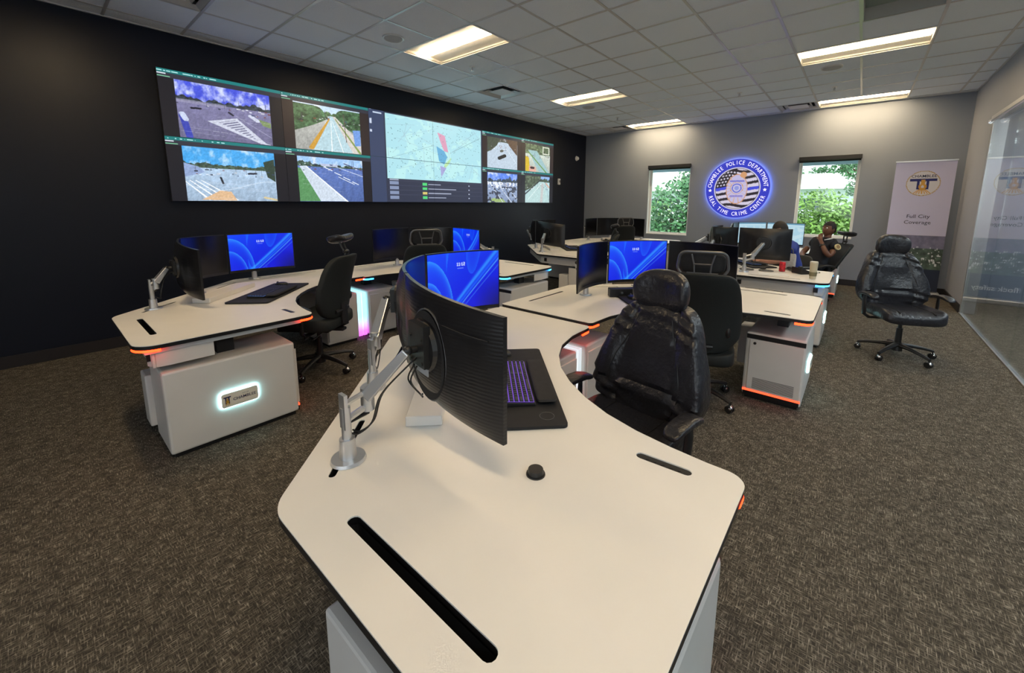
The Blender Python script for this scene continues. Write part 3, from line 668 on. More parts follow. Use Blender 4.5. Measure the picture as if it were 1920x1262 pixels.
# ------------------------------------------------------------------ the video wall: six by two displays
VX0, VX1, VZ0, VZ1, VY = 1.022, 8.262, 1.545, 2.938, YW-.10
pw, ph = (VX1-VX0)/6, (VZ1-VZ0)/2
mpict = map_picture()
pics = {(0, 1): feed(0), (1, 1): feed(1), (0, 0): feed(2), (1, 0): feed(3), (4, 1): feed(4), (5, 1): feed(5), (4, 0): feed(6), (5, 0): feed(7)}
VL = {(0, 1): 'top left display showing a hatched traffic island under a violet sky', (1, 1): 'top display showing a tree-lined street running to the horizon',
      (0, 0): 'bottom left display showing a pale junction under blue sky', (1, 0): 'bottom display showing a curving multi-lane highway beside grass',
      (2, 1): 'upper left quarter of the pale map with the sidebar', (3, 1): 'upper right quarter of the pale map with the pink district', (2, 0): 'lower left quarter of the map with green status rows',
      (3, 0): 'lower right quarter of the map', (4, 1): 'top display showing a dark car on a pale road', (5, 1): 'top right corner display showing a curved road and yellow kerb',
      (4, 0): 'bottom display showing a busy lot under blue sky, right of the map', (5, 0): 'bottom right corner display showing a pale road under trees'}
for (i, j), lb in VL.items():
    x0 = VX0+i*pw; z0 = VZ0+j*ph
    t = thing('wall_display', 'video wall panel, '+lb, 'display', (x0+pw/2, VY+.05, z0), 'video wall displays')
    q = MB(); q.box(x0+.001, x0+pw-.001, VY, YW-.02, z0+.001, z0+ph-.001); q.box(x0+.2, x0+pw-.2, YW-.02, YW-.001, z0+.2, z0+ph-.2)
    q.build('housing', M_black, t, smooth=False)
    im = pics.get((i, j))
    if im is None:
        hh, ww = mpict.shape[0]//2, mpict.shape[1]//2; im = mpict[(1-j)*hh:(2-j)*hh, (i-2)*ww:(i-1)*ww]
    bz = .0018
    picture_mesh('screen', lambda u, v, x0=x0, z0=z0: (x0+bz+u*(pw-2*bz), VY-.0015, z0+ph-bz-v*(ph-2*bz)), im, M_vw, t)

# ------------------------------------------------------------------ lit round seal
SY, SZ, SR, SX = 2.125, 1.868, .64, XB-.05
t = thing('wall_seal', 'round blue police department seal with glowing blue edge on the grey wall', 'sign', (XB, SY, SZ))
q = MB(); q.cyl((SX+.004, SY, SZ), (XB-.02, SY, SZ), SR-.02, SR-.02, 64); q.build('light_box', mat('blue_halo_light', (.2, .3, 1, 1), .5, emit=(.16, .28, 1, 1), estr=5.5), t)
q = MB(); q.cyl((XB-.02, SY, SZ), (XB, SY, SZ), .12, .12, 24); q.build('wall_mount', M_black, t)
NR, NA = 64, 180
A_, R_ = np.meshgrid(np.linspace(0, 2*PI, NA), np.linspace(1e-3, 1, NR))
sx, sy = R_*np.cos(A_), R_*np.sin(A_)            # right, up
im = np.zeros((NR, NA, 3)); im[:] = (52, 62, 205)
put(im, (R_ > .975), (150, 165, 250)); put(im, (R_ < .70), (225, 220, 245)); put(im, (R_ < .675), (40, 36, 48))
ins = R_ < .665
put(im, ins, (222, 214, 236))
wv = sy+.03*np.sin(sx*7)
for k in range(7): put(im, ins & (np.abs(wv-(.58-.19*k)) < .045) & ((sx > -.05) | (wv < .02)), (44, 38, 50))
put(im, ins & (sx < -.02) & (wv > .05), (38, 34, 46))
for a in range(7):
    for b in range(5): put(im, ins & (np.hypot(sx+.6-.1*a+(.05 if b % 2 else 0), wv-.12-.1*b) < .028), (225, 220, 240))
put(im, ins & (np.abs(wv) < .05), (70, 80, 225))
e = np.hypot(sx/.33, (sy+.02)/.5)
put(im, e < 1, (214, 160, 120)); put(im, e < .93, (205, 198, 235)); put(im, (e < .93) & (np.abs(np.sin(A_*9)) < .25) & (e > .55), (222, 180, 150))
put(im, np.hypot(sx, sy-.33) < .13, (200, 195, 235)); put(im, (np.hypot(sx-.18, sy-.45) < .1), (222, 165, 120))
c_ = np.hypot(sx, sy-.02); put(im, c_ < .2, (214, 160, 110)); put(im, c_ < .18, (205, 200, 240)); put(im, (c_ < .15) & (c_ > .12), (80, 90, 210)); put(im, c_ < .07, (150, 160, 230))
put(im, (np.abs(sy+.25) < .03) & (np.abs(sx) < .2), (150, 140, 215)); put(im, (np.abs(sy-.25) < .025) & (np.abs(sx) < .22), (120, 120, 215))
M_seal = painted('lit_seal_print', .62)
picture_mesh('seal_face', lambda u, v: (SX, SY-SR*max(v, 1e-3)*math.cos(2*PI*u), SZ+SR*max(v, 1e-3)*math.sin(2*PI*u)), lin(im), M_seal, t)
def arc_text(mb, s, r, size, a_mid, step, inward=False):
    n = len(s)
    for i, ch in enumerate(s):
        if ch == ' ': continue
        a = a_mid+(-1 if not inward else 1)*(i-(n-1)/2)*step
        vs, fs = text_geo(ch, size, False); vs = [Vector((v.x*.80, v.y*1.05, 0)) for v in vs]
        rot = a-PI/2 if not inward else a+PI/2
        out = []
        for v in vs:
            x = v.x*math.cos(rot)-v.y*math.sin(rot)+r*math.cos(a); y = v.x*math.sin(rot)+v.y*math.cos(rot)+r*math.sin(a)
            out.append((SX-.006, SY-x, SZ+y))
        mb.add(out, fs)
M_sealtext = mat('lit_white_lettering', (.8, .8, .9, 1), .5, emit=(.78, .74, .95, 1), estr=.85)
q = MB(); arc_text(q, 'CHAMBLEE POLICE DEPARTMENT', .545, .115, PI/2, .117); arc_text(q, 'REAL TIME CRIME CENTER', .545, .115, -PI/2, .117, True)
for a in (PI+.06, -.06):
    c = (.535*math.cos(a), .535*math.sin(a)); st = []
    for k in range(10): rr = .04 if k % 2 == 0 else .017; st.append((SX-.006, SY-c[0]-rr*math.cos(PI/2+k*PI/5), SZ+c[1]+rr*math.sin(PI/2+k*PI/5)))
    st.append((SX-.006, SY-c[0], SZ+c[1])); q.add(st, [(k, (k+1) % 10, 10) for k in range(10)])
q.build('lettering', M_sealtext, t, smooth=False, recalc=False)

# ------------------------------------------------------------------ roll-up banner
BX, BY0, BY1, BZ0, BZ1 = 9.62, -1.10, -.375, .09, 2.25
t = thing('rollup_banner', 'tall lilac roll-up banner with a round city logo against the grey wall', 'banner', (BX, (BY0+BY1)/2, 0))
H_, W_ = 260, 90
V, U = grid(H_, W_); im = np.zeros((H_, W_, 3)); im[:] = (218, 214, 246)
n = noise(H_, W_, 30, 4, 3, .4); n2 = noise(H_, W_, 60, 6, 2, .5)
put(im, V > .565, (128, 126, 156)); im[V > .565] *= (.8+.4*n[V > .565])[..., None]
g = (V > .665) & (V < .83); im[g] = np.array([74, 92, 84])*(.5+1.1*n[g])[..., None]
put(im, (V > .655) & (V < .80) & (n2 > .72), (235, 240, 245)); put(im, V > .83, (36, 48, 74))
dd = np.hypot((U-.5)*.725, (V-.165)*2.16); put(im, dd < .205, (196, 160, 92)); put(im, dd < .195, (232, 228, 236))
cx_ = (U-.5)*.725; cz_ = (.165-V)*2.16
navy = (34, 42, 120)
put(im, (np.abs(cz_-.055) < .02+.03*np.clip(.16-np.abs(cx_), 0, 1)) & (np.abs(cx_) < .165), navy)
for s in (-1, 1): put(im, (np.abs(cx_-s*.055) < .018+.02*np.clip(-cz_-.03, 0, 1)) & (cz_ < .05) & (cz_ > -.1), navy)
put(im, (np.abs(cx_) < .022) & (cz_ < .06) & (cz_ > -.06), (226, 168, 70)); put(im, (np.hypot(cx_, cz_+.055) < .05), (226, 168, 70)); put(im, (np.hypot(cx_, cz_+.055) < .02), (232, 228, 236))
for k in range(-3, 4): put(im, seg(-cz_, cx_, (k*.012, .1), (k*.035, .165), .006), (226, 168, 70))
picture_mesh('banner_print', lambda u, v: (BX-.002, BY1-u*(BY1-BY0), BZ1-v*(BZ1-BZ0)), lin(im), M_print, t)
q = MB(); q.box(BX, BX+.004, BY0, BY1, BZ0, BZ1); q.build('cloth', mat('banner_backing', (.5, .5, .55, 1), .8), t, smooth=False)
q = MB(); q.box(BX-.09, BX+.09, BY0-.03, BY1+.03, .0, .085); q.build('base', M_silver, t, smooth=False, bevel=.02)
q = MB(); q.box(BX-.012, BX+.014, BY0-.008, BY1+.008, BZ1-.006, BZ1+.02); q.build('top_rail', M_silver, t, smooth=False, bevel=.004)
q = MB(); q.cyl((BX+.03, -.74, .05), (BX+.012, -.74, BZ1), .008, .008, 8); q.build('support_pole', M_silver, t)
def banner_text(q, s, size, y, z, bold=False):
    vs, fs = text_geo(s, size, bold); q.add([(BX-.006, y-v.x, z+v.y) for v in vs], fs)
q = MB(); ym = (BY0+BY1)/2
banner_text(q, 'CHAMBLEE', .062, ym, BZ1-.24, True); banner_text(q, 'Full City', .085, ym, 1.345); banner_text(q, 'Coverage', .085, ym, 1.245)
q.build('lettering', mat('navy_print', srgb(40, 44, 84), .6), t, smooth=False, recalc=False)
q = MB(); banner_text(q, 'flock safety', .11, ym, .24, True); q.build('lettering', mat('white_print', (.75, .75, .78, 1), .6), t, smooth=False, recalc=False)

# ------------------------------------------------------------------ outside the windows
M_leaf = mat('leaf_green', (.045, .15, .05, 1), .5, var=(.9, .5)); M_leaf2 = mat('leaf_yellow_green', (.13, .26, .045, 1), .5, var=(1.2, .4)); M_bark = mat('bark', (.12, .08, .05, 1), .9, bump=(20, .5))
def tree(x, y, zb, blobs, m, lb, n=2600, seed=0, ls=.16):
    rr = random.Random(seed); t = thing('tree', lb, 'tree', (x, y, zb), 'trees outside the windows')
    q = MB(); q.tube([(x, y, zb), (x+.1, y, zb+2), (x, y+.1, blobs[0][2])], [.2, .15, .08], 8)
    for b in blobs[1:]: q.tube([(x+.05, y, blobs[0][2]-1.2), (b[0], b[1], b[2])], [.07, .03], 6)
    q.build('trunk', M_bark, t)
    q = MB(); tot = sum(b[3]**2 for b in blobs)
    for b in blobs:
        for _ in range(int(n*b[3]**2/tot)):
            u = Vector((rr.gauss(0, 1), rr.gauss(0, 1), rr.gauss(0, 1))).normalized()*b[3]*(rr.random()**.25)*rr.uniform(.85, 1.12)
            p = Vector(b[:3])+u; d = Vector((rr.gauss(0, 1), rr.gauss(0, 1), rr.gauss(-.3, .7))).normalized(); e = d.orthogonal().normalized()*ls*.4
            s_ = ls*rr.uniform(.6, 1.3); q.add([p-d*s_*.5, p+e*.9, p+d*s_*.5, p-e*.9], [(0, 1, 2, 3)])
    q.build('foliage', m, t, smooth=False, recalc=False)
slab('ground_outside', mat('grass', (.09, .2, .04, 1), .9, var=(.5, .3)), XB+.25, 70, -25, 45, -3.3, -3.2)
tree(16.2, 5.6, -3.2, [(16.2, 5.3, 1.0, 1.5), (16.4, 4.7, 2.3, .9), (16, 6.3, -.3, 1.4), (16.5, 5.0, -.6, 1.5), (16.2, 4.4, 1.2, 1.1)], M_leaf, 'dense green tree filling the left window', 9500, 1, .17)
tree(20.2, 8.0, -3.2, [(20.2, 8.2, .2, 1.3), (20.0, 7.4, .7, 1.0), (20.5, 9.0, -.9, 1.4)], M_leaf2, 'lighter green tree low in the left window, behind the dense one', 3000, 2)
tree(16.6, 1.0, -3.2, [(16.6, 1.1, .9, 1.15), (16.4, .5, .3, 1.2), (16.8, 1.9, .1, 1.1), (16.5, .0, .9, .8)], M_leaf2, 'bright yellow-green tree low in the right window', 7500, 3, .14)
tree(22.0, -1.2, -3.2, [(22, -.2, 2.5, .55), (22.0, .45, 3.0, .45), (22, .3, 2.2, .35), (21.8, -1.2, 1.6, 1.2), (22.2, .9, 3.1, .3)], M_leaf, 'dark green tree at the upper right of the right window', 2400, 4, .14)
tree(45.0, 3.0, -3.2, [(45, 3, 3.9, 1.0), (45.2, 5.2, 3.8, 1.1), (44.8, 1.0, 4.0, 1.0), (45, 7, 3.4, .9)], M_leaf, 'distant tree seen over the white roof in the right window', 2600, 5, .25)
t = thing('building', 'pale low building with a white roof beyond the trees', 'building', (32, 3, -3.2))
q = MB(); q.box(31, 38, -6, 22, -3.2, 2.45); q.build('wall', mat('pale_wall', srgb(205, 215, 222), .7), t, smooth=False)
q = MB(); q.box(30.4, 38.6, -6.6, 22.6, 2.45, 3.35); q.build('roof', mat('white_roof', (.85, .87, .88, 1), .6), t, smooth=False)
q = MB()
for k in range(8): q.box(30.98, 31.0, -5+3.2*k, -3.2+3.2*k, 1.2, 1.9)
q.build('window', mat('dark_window_band', (.05, .08, .1, 1), .2), t, smooth=False)
q = MB(); q.box(XB+.22, XB+1.25, -1.5, 6.2, 2.52, 2.62); q.box(XB+1.2, XB+1.25, -1.5, 6.2, 2.38, 2.62)
struct(q.build('trim_outside_soffit', mat('pale_blue_soffit', srgb(185, 205, 220), .6), smooth=False))
# ------------------------------------------------------------------ control desks
S2 = math.sqrt(.5)
CURVE = [(1.305, .30), (1.315, .42), (1.335, .55), (1.375, .69), (1.44, .83), (1.53, .965), (1.64, 1.09), (1.77, 1.19), (1.92, 1.27), (2.10, 1.315)]
def desk_xf(dx, dy, mirror, dz=0.0):
    return lambda v: Vector(((4.70-v[0] if mirror else v[0])+dx, v[1]+dy, v[2]+dz))
base_pts = [(.33, .18), (1.305, .18)]+CURVE+[(2.345, 1.325), (2.345, 2.15), (1.34, 2.15), (.33, 1.14)]
base_rad = [.11, .09]+[0]*len(CURVE)+[.03, .02, .06, .14]
OUT = rounded(base_pts, base_rad)
def sub_path(path, a, b):                      # part of a closed outline between two arc lengths
    pts = [Vector(p) for p in path]; n = len(pts); L = [0]
    for i in range(n): L.append(L[-1]+(pts[(i+1) % n]-pts[i]).length)
    def at(s):
        s %= L[-1]
        for i in range(n):
            if L[i] <= s <= L[i+1]: return pts[i].lerp(pts[(i+1) % n], (s-L[i])/max(1e-9, L[i+1]-L[i]))
    k = max(4, int((b-a)/.012)); return [at(a+(b-a)*i/k) for i in range(k+1)], L[-1]
def near_s(path, p):
    pts = [Vector(q) for q in path]; best = (9, 0); s = 0
    for i in range(len(pts)):
        a, b = pts[i], pts[(i+1) % len(pts)]; l = (b-a).length
        if l > 1e-9:
            t = max(0, min(1, (Vector(p)-a).dot(b-a)/l/l)); d = (a.lerp(b, t)-Vector(p)).length
            if d < best[0]: best = (d, s+t*l)
        s += l
    return best[1]
def offset_poly(pts, d, z):                    # open polyline moved to its left by d
    out = []
    for i, p in enumerate(pts):
        a = Vector(pts[max(0, i-1)]); b = Vector(pts[min(len(pts)-1, i+1)]); t = (b-a).normalized()
        out.append(Vector((p[0]-t.y*d, p[1]+t.x*d, z)))
    return out
def wall_strip(q, pts, th, z0, z1, m=0):       # thin upright panel following a plan polyline
    a = [Vector(p) for p in pts]; n = len(a); inn = offset_poly(a, th, 0)
    vs = [(p.x, p.y, z) for z in (z0, z1) for p in a]+[(p.x, p.y, z) for z in (z0, z1) for p in inn]
    o1, o2, i1, i2 = 0, n, 2*n, 3*n; fs = []
    for k in range(n-1):
        fs += [(o1+k, o1+k+1, o2+k+1, o2+k), (i1+k, i2+k, i2+k+1, i1+k+1), (o2+k, o2+k+1, i2+k+1, i2+k), (o1+k, i1+k, i1+k+1, o1+k+1)]
    fs += [(o1, o2, i2, i1), (o1+n-1, i1+n-1, i2+n-1, o2+n-1)]
    q.add(vs, fs, m)
def control_desk(label, dx, dy, mirror, zt=.73, led=M_red, led_tip=None, bar=M_barR, plaque_flip=False):
    MB.xf = desk_xf(dx, dy, mirror)
    t = thing('control_desk', label, 'desk', (1.0, 1.2, 0), 'white corner control desks')
    th = .026
    # tabletop with its slots
    holes = [slot((.452, .935), (.452, .445), .034), slot((1.64, 2.035), (2.12, 2.035), .026), slot((1.205, .475), (1.215, .335), .034),
             slot((.50, 1.155), (.72, 1.375), .022), slot((1.10, 1.755), (1.30, 1.955), .022)]
    q = MB(); q.prism(OUT, zt-.004, zt, holes, 0, 0, 0); q.build('tabletop', M_white, t, angle=30)
    q = MB(); q.prism(OUT, zt-th, zt-.0042, holes, 0, 0, 0); q.build('edge_band', M_edge, t, angle=30)
    for h in holes[:2]+holes[3:]:
        q = MB(); n = len(h); q.add([(p[0], p[1], z) for z in (zt-.075, zt-.02) for p in h], [(i, (i+1) % n, n+(i+1) % n, n+i) for i in range(n)]+[tuple(range(n))])
        q.build('cable_trough', M_blacks, t, smooth=False)
    q = MB(); q.prism(slot((1.205, .475), (1.215, .335), .0335), zt-.02, zt-.004)
    for k in range(5): y = .355+.025*k; q.cyl((1.2135-.0095*k/5, y, zt-.004), (1.2135-.0095*k/5, y, zt-.0025), .006, .006, 10)
    q.build('control_strip', M_black, t, smooth=False)
    if dx == 0 and not mirror:
        q = MB(); q.cyl((.905, .685, zt-.001), (.905, .685, zt+.004), .030, .029, 28); q.cyl((.905, .685, zt+.004), (.905, .685, zt+.018), .025, .023, 28); q.build('cable_grommet', M_black, t)
    # corner lights under the edge
    tot = sub_path(OUT, 0, .1)[1]
    for p, l, mt in (((1.305, .18), .17, led), ((.33, .18), .17, led), ((2.33, 1.325), .16, led_tip or led)):
        s = near_s(OUT, p); pts, _ = sub_path(OUT, s-l/2, s+l/2)
        q = MB(); cc = Vector((1.2 if p[1] < 1 else 1.9, .9 if p[1] < 1 else 1.75)); pts = [a+(cc-a).normalized()*.007 for a in pts]
        q.tube([(a.x, a.y, zt-th-.009) for a in pts], .0085, 8, flat=1.0); q.build('corner_light', mt, t)
    # skirt panels
    path = [(.375, .23), (.375, 1.12), (1.36, 2.105), (2.30, 2.105)]
    r = rounded([(.405, .23), (.405, 1.12), (1.36, 2.105), (2.30, 2.105), (2.3, 9), (-9, 9)], [0, .12, .12, 0, 0, 0])[:16]
    r = [p for p in r if p[1] < 3]
    q = MB(); wall_strip(q, r, -.014, zt-th-.125, zt-th-.006); q.build('skirt_panel', M_cab, t, bevel=.002)
    q = MB(); wall_strip(q, [(.70, .225), (.48, .225), (.42, .235), (.39, .30)], -.012, zt-th-.125, zt-th-.006)
    q.prism([(.375, .215), (1.22, .215), (1.22, .24), (.375, .24)], zt-th-.034, zt-th-.008); q.build('end_panel', M_cab, t, bevel=.002)
    q = MB(); q.box(.388, .41, .27, .31, zt-th-.09, zt-th-.04); q.box(.388, .41, 1.0, 1.04, zt-th-.09, zt-th-.04); q.build('panel_clip', M_black, t, smooth=False)
    q = MB()
    for a, b in (((.55, .4), (.55, 1.2)), ((.62, 1.3), (1.25, 1.9)), ((1.3, 1.93), (2.2, 1.93)), ((.55, .62), (1.2, .62))):
        q.tube([(a[0], a[1], zt-.06), (b[0], b[1], zt-.06)], .02, 4)
    q.build('under_frame', M_grey, t, smooth=False)
    # raised cable bridge behind the desk pad
    O = Vector((1.08, 1.40, 0)); ex = Vector((S2, S2, 0)); ey = Vector((-S2, S2, 0))
    q = MB(); R = Matrix((ex, ey, (0, 0, 1))).transposed(); q.box(-.33, .33, -.070, .065, 0, .040, R=R, c=(O.x, O.y, zt+.001)); q.build('cable_bridge', M_cab, t, smooth=False, bevel=.004)
    # two pedestals
    def pedestal(x0, x1, y0, y1, door, kx):
        q = MB(); q.box(x0, x1, y0, y1, .028, .548); p = q.build('pedestal', M_cab, t, smooth=False, bevel=.014)
        q = MB(); q.box(x0+.02, x1-.02, y0+.02, y1-.02, 0, .04); q.build('plinth', M_black, p, smooth=False)
        cx, cy = kx
        q = MB(); q.box(cx-.05, cx+.05, cy-.04, cy+.04, .546, zt-th-.005); q.box(cx-.07, cx+.07, cy-.06, cy+.06, zt-th-.012, zt-th-.002)
        q.build('lift_column', M_black, t, smooth=False, bevel=.004)
        if door == 'x':      # door on the side facing the knees
            e = x1
            q = MB(); q.box(e-.002, e+.012, y0+.012, y1-.03, .085, .495); q.build('door', M_cab, p, smooth=False, bevel=.004)
            q = MB(); q.box(e-.001, e+.008, y0+.004, y1-.006, .498, .532); q.build('dark_recess', M_edge, p, smooth=False)
            q = MB(); q.box(e, e+.007, y0+.004, y1-.004, .064, .078); q.build('light_strip', led if led is M_blue else M_redsoft, p, smooth=False)
            q = MB(); q.box(e-.001, e+.005, y0+.01, y1-.01, .028, .062); q.build('kick_plate', M_edge, p, smooth=False)
            q = MB(); q.cyl((e+.012, y1-.065, .465), (e+.020, y1-.065, .465), .011, .010, 16); q.build('door_knob', M_black, p)
            q = MB()
            for k in range(9): q.box(e+.012, e+.0135, y0+.05, y1-.07, .10+.010*k, .1045+.010*k)
            q.build('vent_grille', mat('grille_shadow_grey', (.16, .15, .14, 1), .6), p, smooth=False)
        else:
            e = y0
            q = MB(); q.box(x0+.012, x1-.012, e-.010, e+.002, .06, .50); q.build('door', M_cab, p, smooth=False, bevel=.004)
        return p
    p = pedestal(.43, 1.16, .205, .60, 'x', (.79, .40))
    q = MB(); q.box(*((.372, .60, .60, .965, .03, .50) if dx == 0 and not mirror else (.40, .60, .60, .76, .08, .43))); q.build('rear_module', M_cab, t, smooth=False, bevel=.01)
    # plaque on the end face
    q = MB(); q.prism(rounded([(-.108, -.052), (.108, -.052), (.108, .052), (-.108, .052)], [.016]*4), 0, .010)
    q.v = [(.80+a, .205-c-.001, .275+b) for a, b, c in q.v]; q.build('plaque_backlight', M_plaq, p, smooth=False)
    q = MB(); q.prism(rounded([(-.103, -.047), (.103, -.047), (.103, .047), (-.103, .047)], [.014]*4), 0, .008)
    q.v = [(.80+a, .205-c-.011, .275+b) for a, b, c in q.v]; q.build('plaque', mat('pale_plaque', srgb(236, 230, 214), .4), p, smooth=False)
    sgn = -1 if mirror else 1
    def ptxt(s, size, cx, cz, m, nm, bold=True):
        vs, fs = text_geo(s, size, bold); q = MB(); q.add([(.80+sgn*(cx+v.x), .205-.0200, .275+cz+v.y) for v in vs], fs); q.build(nm, m, p, smooth=False, recalc=False)
    Mn = mat('navy_print', srgb(40, 44, 84), .6)
    ptxt('CHAMBLEE', .0265, .024, -.002, Mn, 'plaque_lettering'); ptxt('CITY OF', .010, .03, .022, Mn, 'plaque_lettering', False)
    q = MB()
    for x0, x1, z0, z1 in ((-.092, -.052, .018, .026), (-.084, -.077, -.022, .018), (-.067, -.060, -.022, .018)): q.box(.80+min(sgn*x0, sgn*x1), .80+max(sgn*x0, sgn*x1), .1848, .1852, .275+z0, .275+z1)
    q.build('plaque_emblem', Mn, p, smooth=False)
    q = MB(); q.cyl((.80-sgn*.072, .1853, .268), (.80-sgn*.072, .1843, .268), .009, .009, 16); q.box(.80-sgn*.072-.003, .80-sgn*.072+.003, .1845, .1853, .27, .29)
    for k in (-2, 0, 2): q.tube([(.80-sgn*.072+k*.002, .1848, .262), (.80-sgn*.072+k*.005, .1848, .245)], .002, 5)
    q.build('plaque_emblem', mat('gold_print', srgb(205, 160, 60), .5), p, smooth=False)
    p = pedestal(1.93, 2.285, 1.39, 2.06, 'y', (2.1, 1.75))
    q = MB(); q.box(2.30, 2.345, 1.42, 2.02, .03, .53); q.build('light_bar', bar, p, smooth=False, bevel=.003)
    MB.xf = None
    return t

DY = 2.82
desks = [  # label, dx, dy, mirror, height, led, tip led, bar
    ('nearest white control desk filling the foreground, with red corner lights', 0, 0, False, .72, M_red, None, M_barR),
    ('white control desk behind the leather chair, joined to the far tip of the nearest desk', 0, 0, True, .74, M_red, None, M_barR),
    ('white control desk at the far left with a glowing oblong city plaque', -.05, DY, False, .735, M_red, M_red, M_barM),
    ('white control desk with blue corner lights, second from the left before the dark wall', -.05, DY, True, .725, M_blue, M_blue, M_barM),
    ('white control desk holding a red can and a tumbler beside the person in blue', 4.87, 0, False, .73, M_blue, M_blue, M_barR),
    ('farthest right control desk, the one the reclining officer sits at', 4.87, 0, True, .73, M_red, M_blue, M_barR),
    ('far control desk below the right end of the video wall, with silver arms on it', 4.87, DY, False, .73, M_grey, M_grey, M_barM),
    ('farthest control desk by the left window', 4.87, DY, True, .73, M_grey, M_grey, M_barM)]
for d in desks: control_desk(*d)

# ------------------------------------------------------------------ monitors, arms, keyboards
WALL = wallpaper(); WEB1 = webpage(seed=1); WEB2 = webpage(seed=2)
USER = Vector((1.78, .80, 0))
def monitor(label, P, Q, zP, zQ, mirror, img=None, h=.385, sag=.045, group='desk monitors', stub=True, plate_detail=False):
    P, Q = Vector((P[0], P[1], 0)), Vector((Q[0], Q[1], 0)); tdir = (Q-P).normalized(); n = Vector((-tdir.y, tdir.x, 0))
    if (USER-(P+Q)/2).dot(n) < 0: n = -n
    t = thing('curved_monitor', label, 'monitor', ((P.x+Q.x)/2, (P.y+Q.y)/2, min(zP, zQ)-h), group)
    def S(u, v, off=0):
        p = P.lerp(Q, u)-n*(sag*(1-(2*u-1)**2))+n*off; return Vector((p.x, p.y, zP+(zQ-zP)*u-v*h))
    nu, nv = 28, 16; q = MB(); vs = []
    for side in (0, 1):
        for j in range(nv+1):
            for i in range(nu+1):
                u, v = i/nu, j/nv
                if side == 0: vs.append(S(u, v, 0))
                else:
                    a = max(0, 1-(2*u-1)**4)**.8*max(0, 1-(2*v-1)**6)**.8; cfac = max(0, 1-((2*u-1)/.55)**2)*max(0, 1-((2*v-1.1)/.8)**2)
                    vs.append(S(u, v, -(.014+.022*a+.016*math.sqrt(cfac))))
    N = (nu+1)*(nv+1); ix = lambda s, i, j: s*N+j*(nu+1)+i; fs = []
    for j in range(nv):
        for i in range(nu):
            fs.append((ix(0, i, j), ix(0, i+1, j), ix(0, i+1, j+1), ix(0, i, j+1))); fs.append((ix(1, i, j), ix(1, i, j+1), ix(1, i+1, j+1), ix(1, i+1, j)))
    for i in range(nu): fs.append((ix(0, i, 0), ix(1, i, 0), ix(1, i+1, 0), ix(0, i+1, 0))); fs.append((ix(0, i, nv), ix(0, i+1, nv), ix(1, i+1, nv), ix(1, i, nv)))
    for j in range(nv): fs.append((ix(0, 0, j), ix(0, 0, j+1), ix(1, 0, j+1), ix(1, 0, j))); fs.append((ix(0, nu, j), ix(1, nu, j), ix(1, nu, j+1), ix(0, nu, j+1)))
    q.add(vs, fs); q.build('housing', M_blackg, t, angle=50)
    mu, mt_, mb_ = .012, .018, .062
    scr = lambda u, v: S(mu+(1-2*mu)*u, mt_+(1-mt_-mb_)*v, .0012)
    if img is not None: picture_mesh('screen', (lambda u, v: scr(1-u, v)) if mirror else scr, img, M_mon, t)
    else:
        q = MB(); k = 20; q.add([scr(i/k, j) for j in (0, 1) for i in range(k+1)], [(i, i+1, k+2+i, k+1+i) for i in range(k)]); q.build('screen', M_screen_off, t)
    c = S(.5, .46, -.05); q = MB()
    q.cyl(c+n*.004, c-n*.010, .085, .078, 28)
    R = Matrix((tdir, n, (0, 0, 1))).transposed(); q.box(-.055, .055, -.030, -.006, -.055, .085 if plate_detail else .055, R=R, c=c)
    for sx in (-1, 1):
        for sz in (-1, 1): q.cyl(c+tdir*.04*sx+Vector((0, 0, .04*sz))-n*.03, c+tdir*.04*sx+Vector((0, 0, .04*sz))-n*.034, .006, .006, 10)
    q.build('mount_plate', M_black, t, smooth=False)
    if plate_detail:
        q = MB(); q.tube([S(.06+.045*k, .20, -(.018+.022*max(0, 1-(2*(.06+.045*k)-1)**4)**.8)) for k in range(14)], .0022, 6); q.build('seam_line', M_blacks, t)
        q = MB(); ring = [c+n*.012+(tdir*math.cos(a)+Vector((0, 0, 1))*math.sin(a)*1.25)*.125-Vector((0, 0, .03)) for a in [2*PI*k/40 for k in range(41)]]
        q.tube(ring, .0035, 6, cap=False); q.build('recess_rim', M_grey, t)
        q = MB(); q.add([c+n*.006+(tdir*math.cos(a)+Vector((0, 0, 1))*math.sin(a)*1.25)*.122-Vector((0, 0, .03)) for a in [2*PI*k/40 for k in range(40)]], [tuple(range(40))]); q.build('recess', M_blacks, t, smooth=False)
        q = MB(); b = c-Vector((0, 0, .075))-n*.012; q.box(-.045, .045, -.002, .002, -.012, .012, R=R, c=b); q.build('rating_label', mat('pale_label', (.35, .36, .38, 1), .4), t, smooth=False)
        for k in range(2):
            q = MB(); q.wire([c-n*.03+tdir*(.02*k)-Vector((0, 0, .06)), c-n*.04+tdir*(.03+.02*k)-Vector((0, 0, .12)), c-n*.03-tdir*(.02)-Vector((0, 0, .15)), c-n*.05-tdir*.08-Vector((0, 0, .12+.01*k))], .003); q.build('cable', M_black, t)
    return t, c, n, tdir
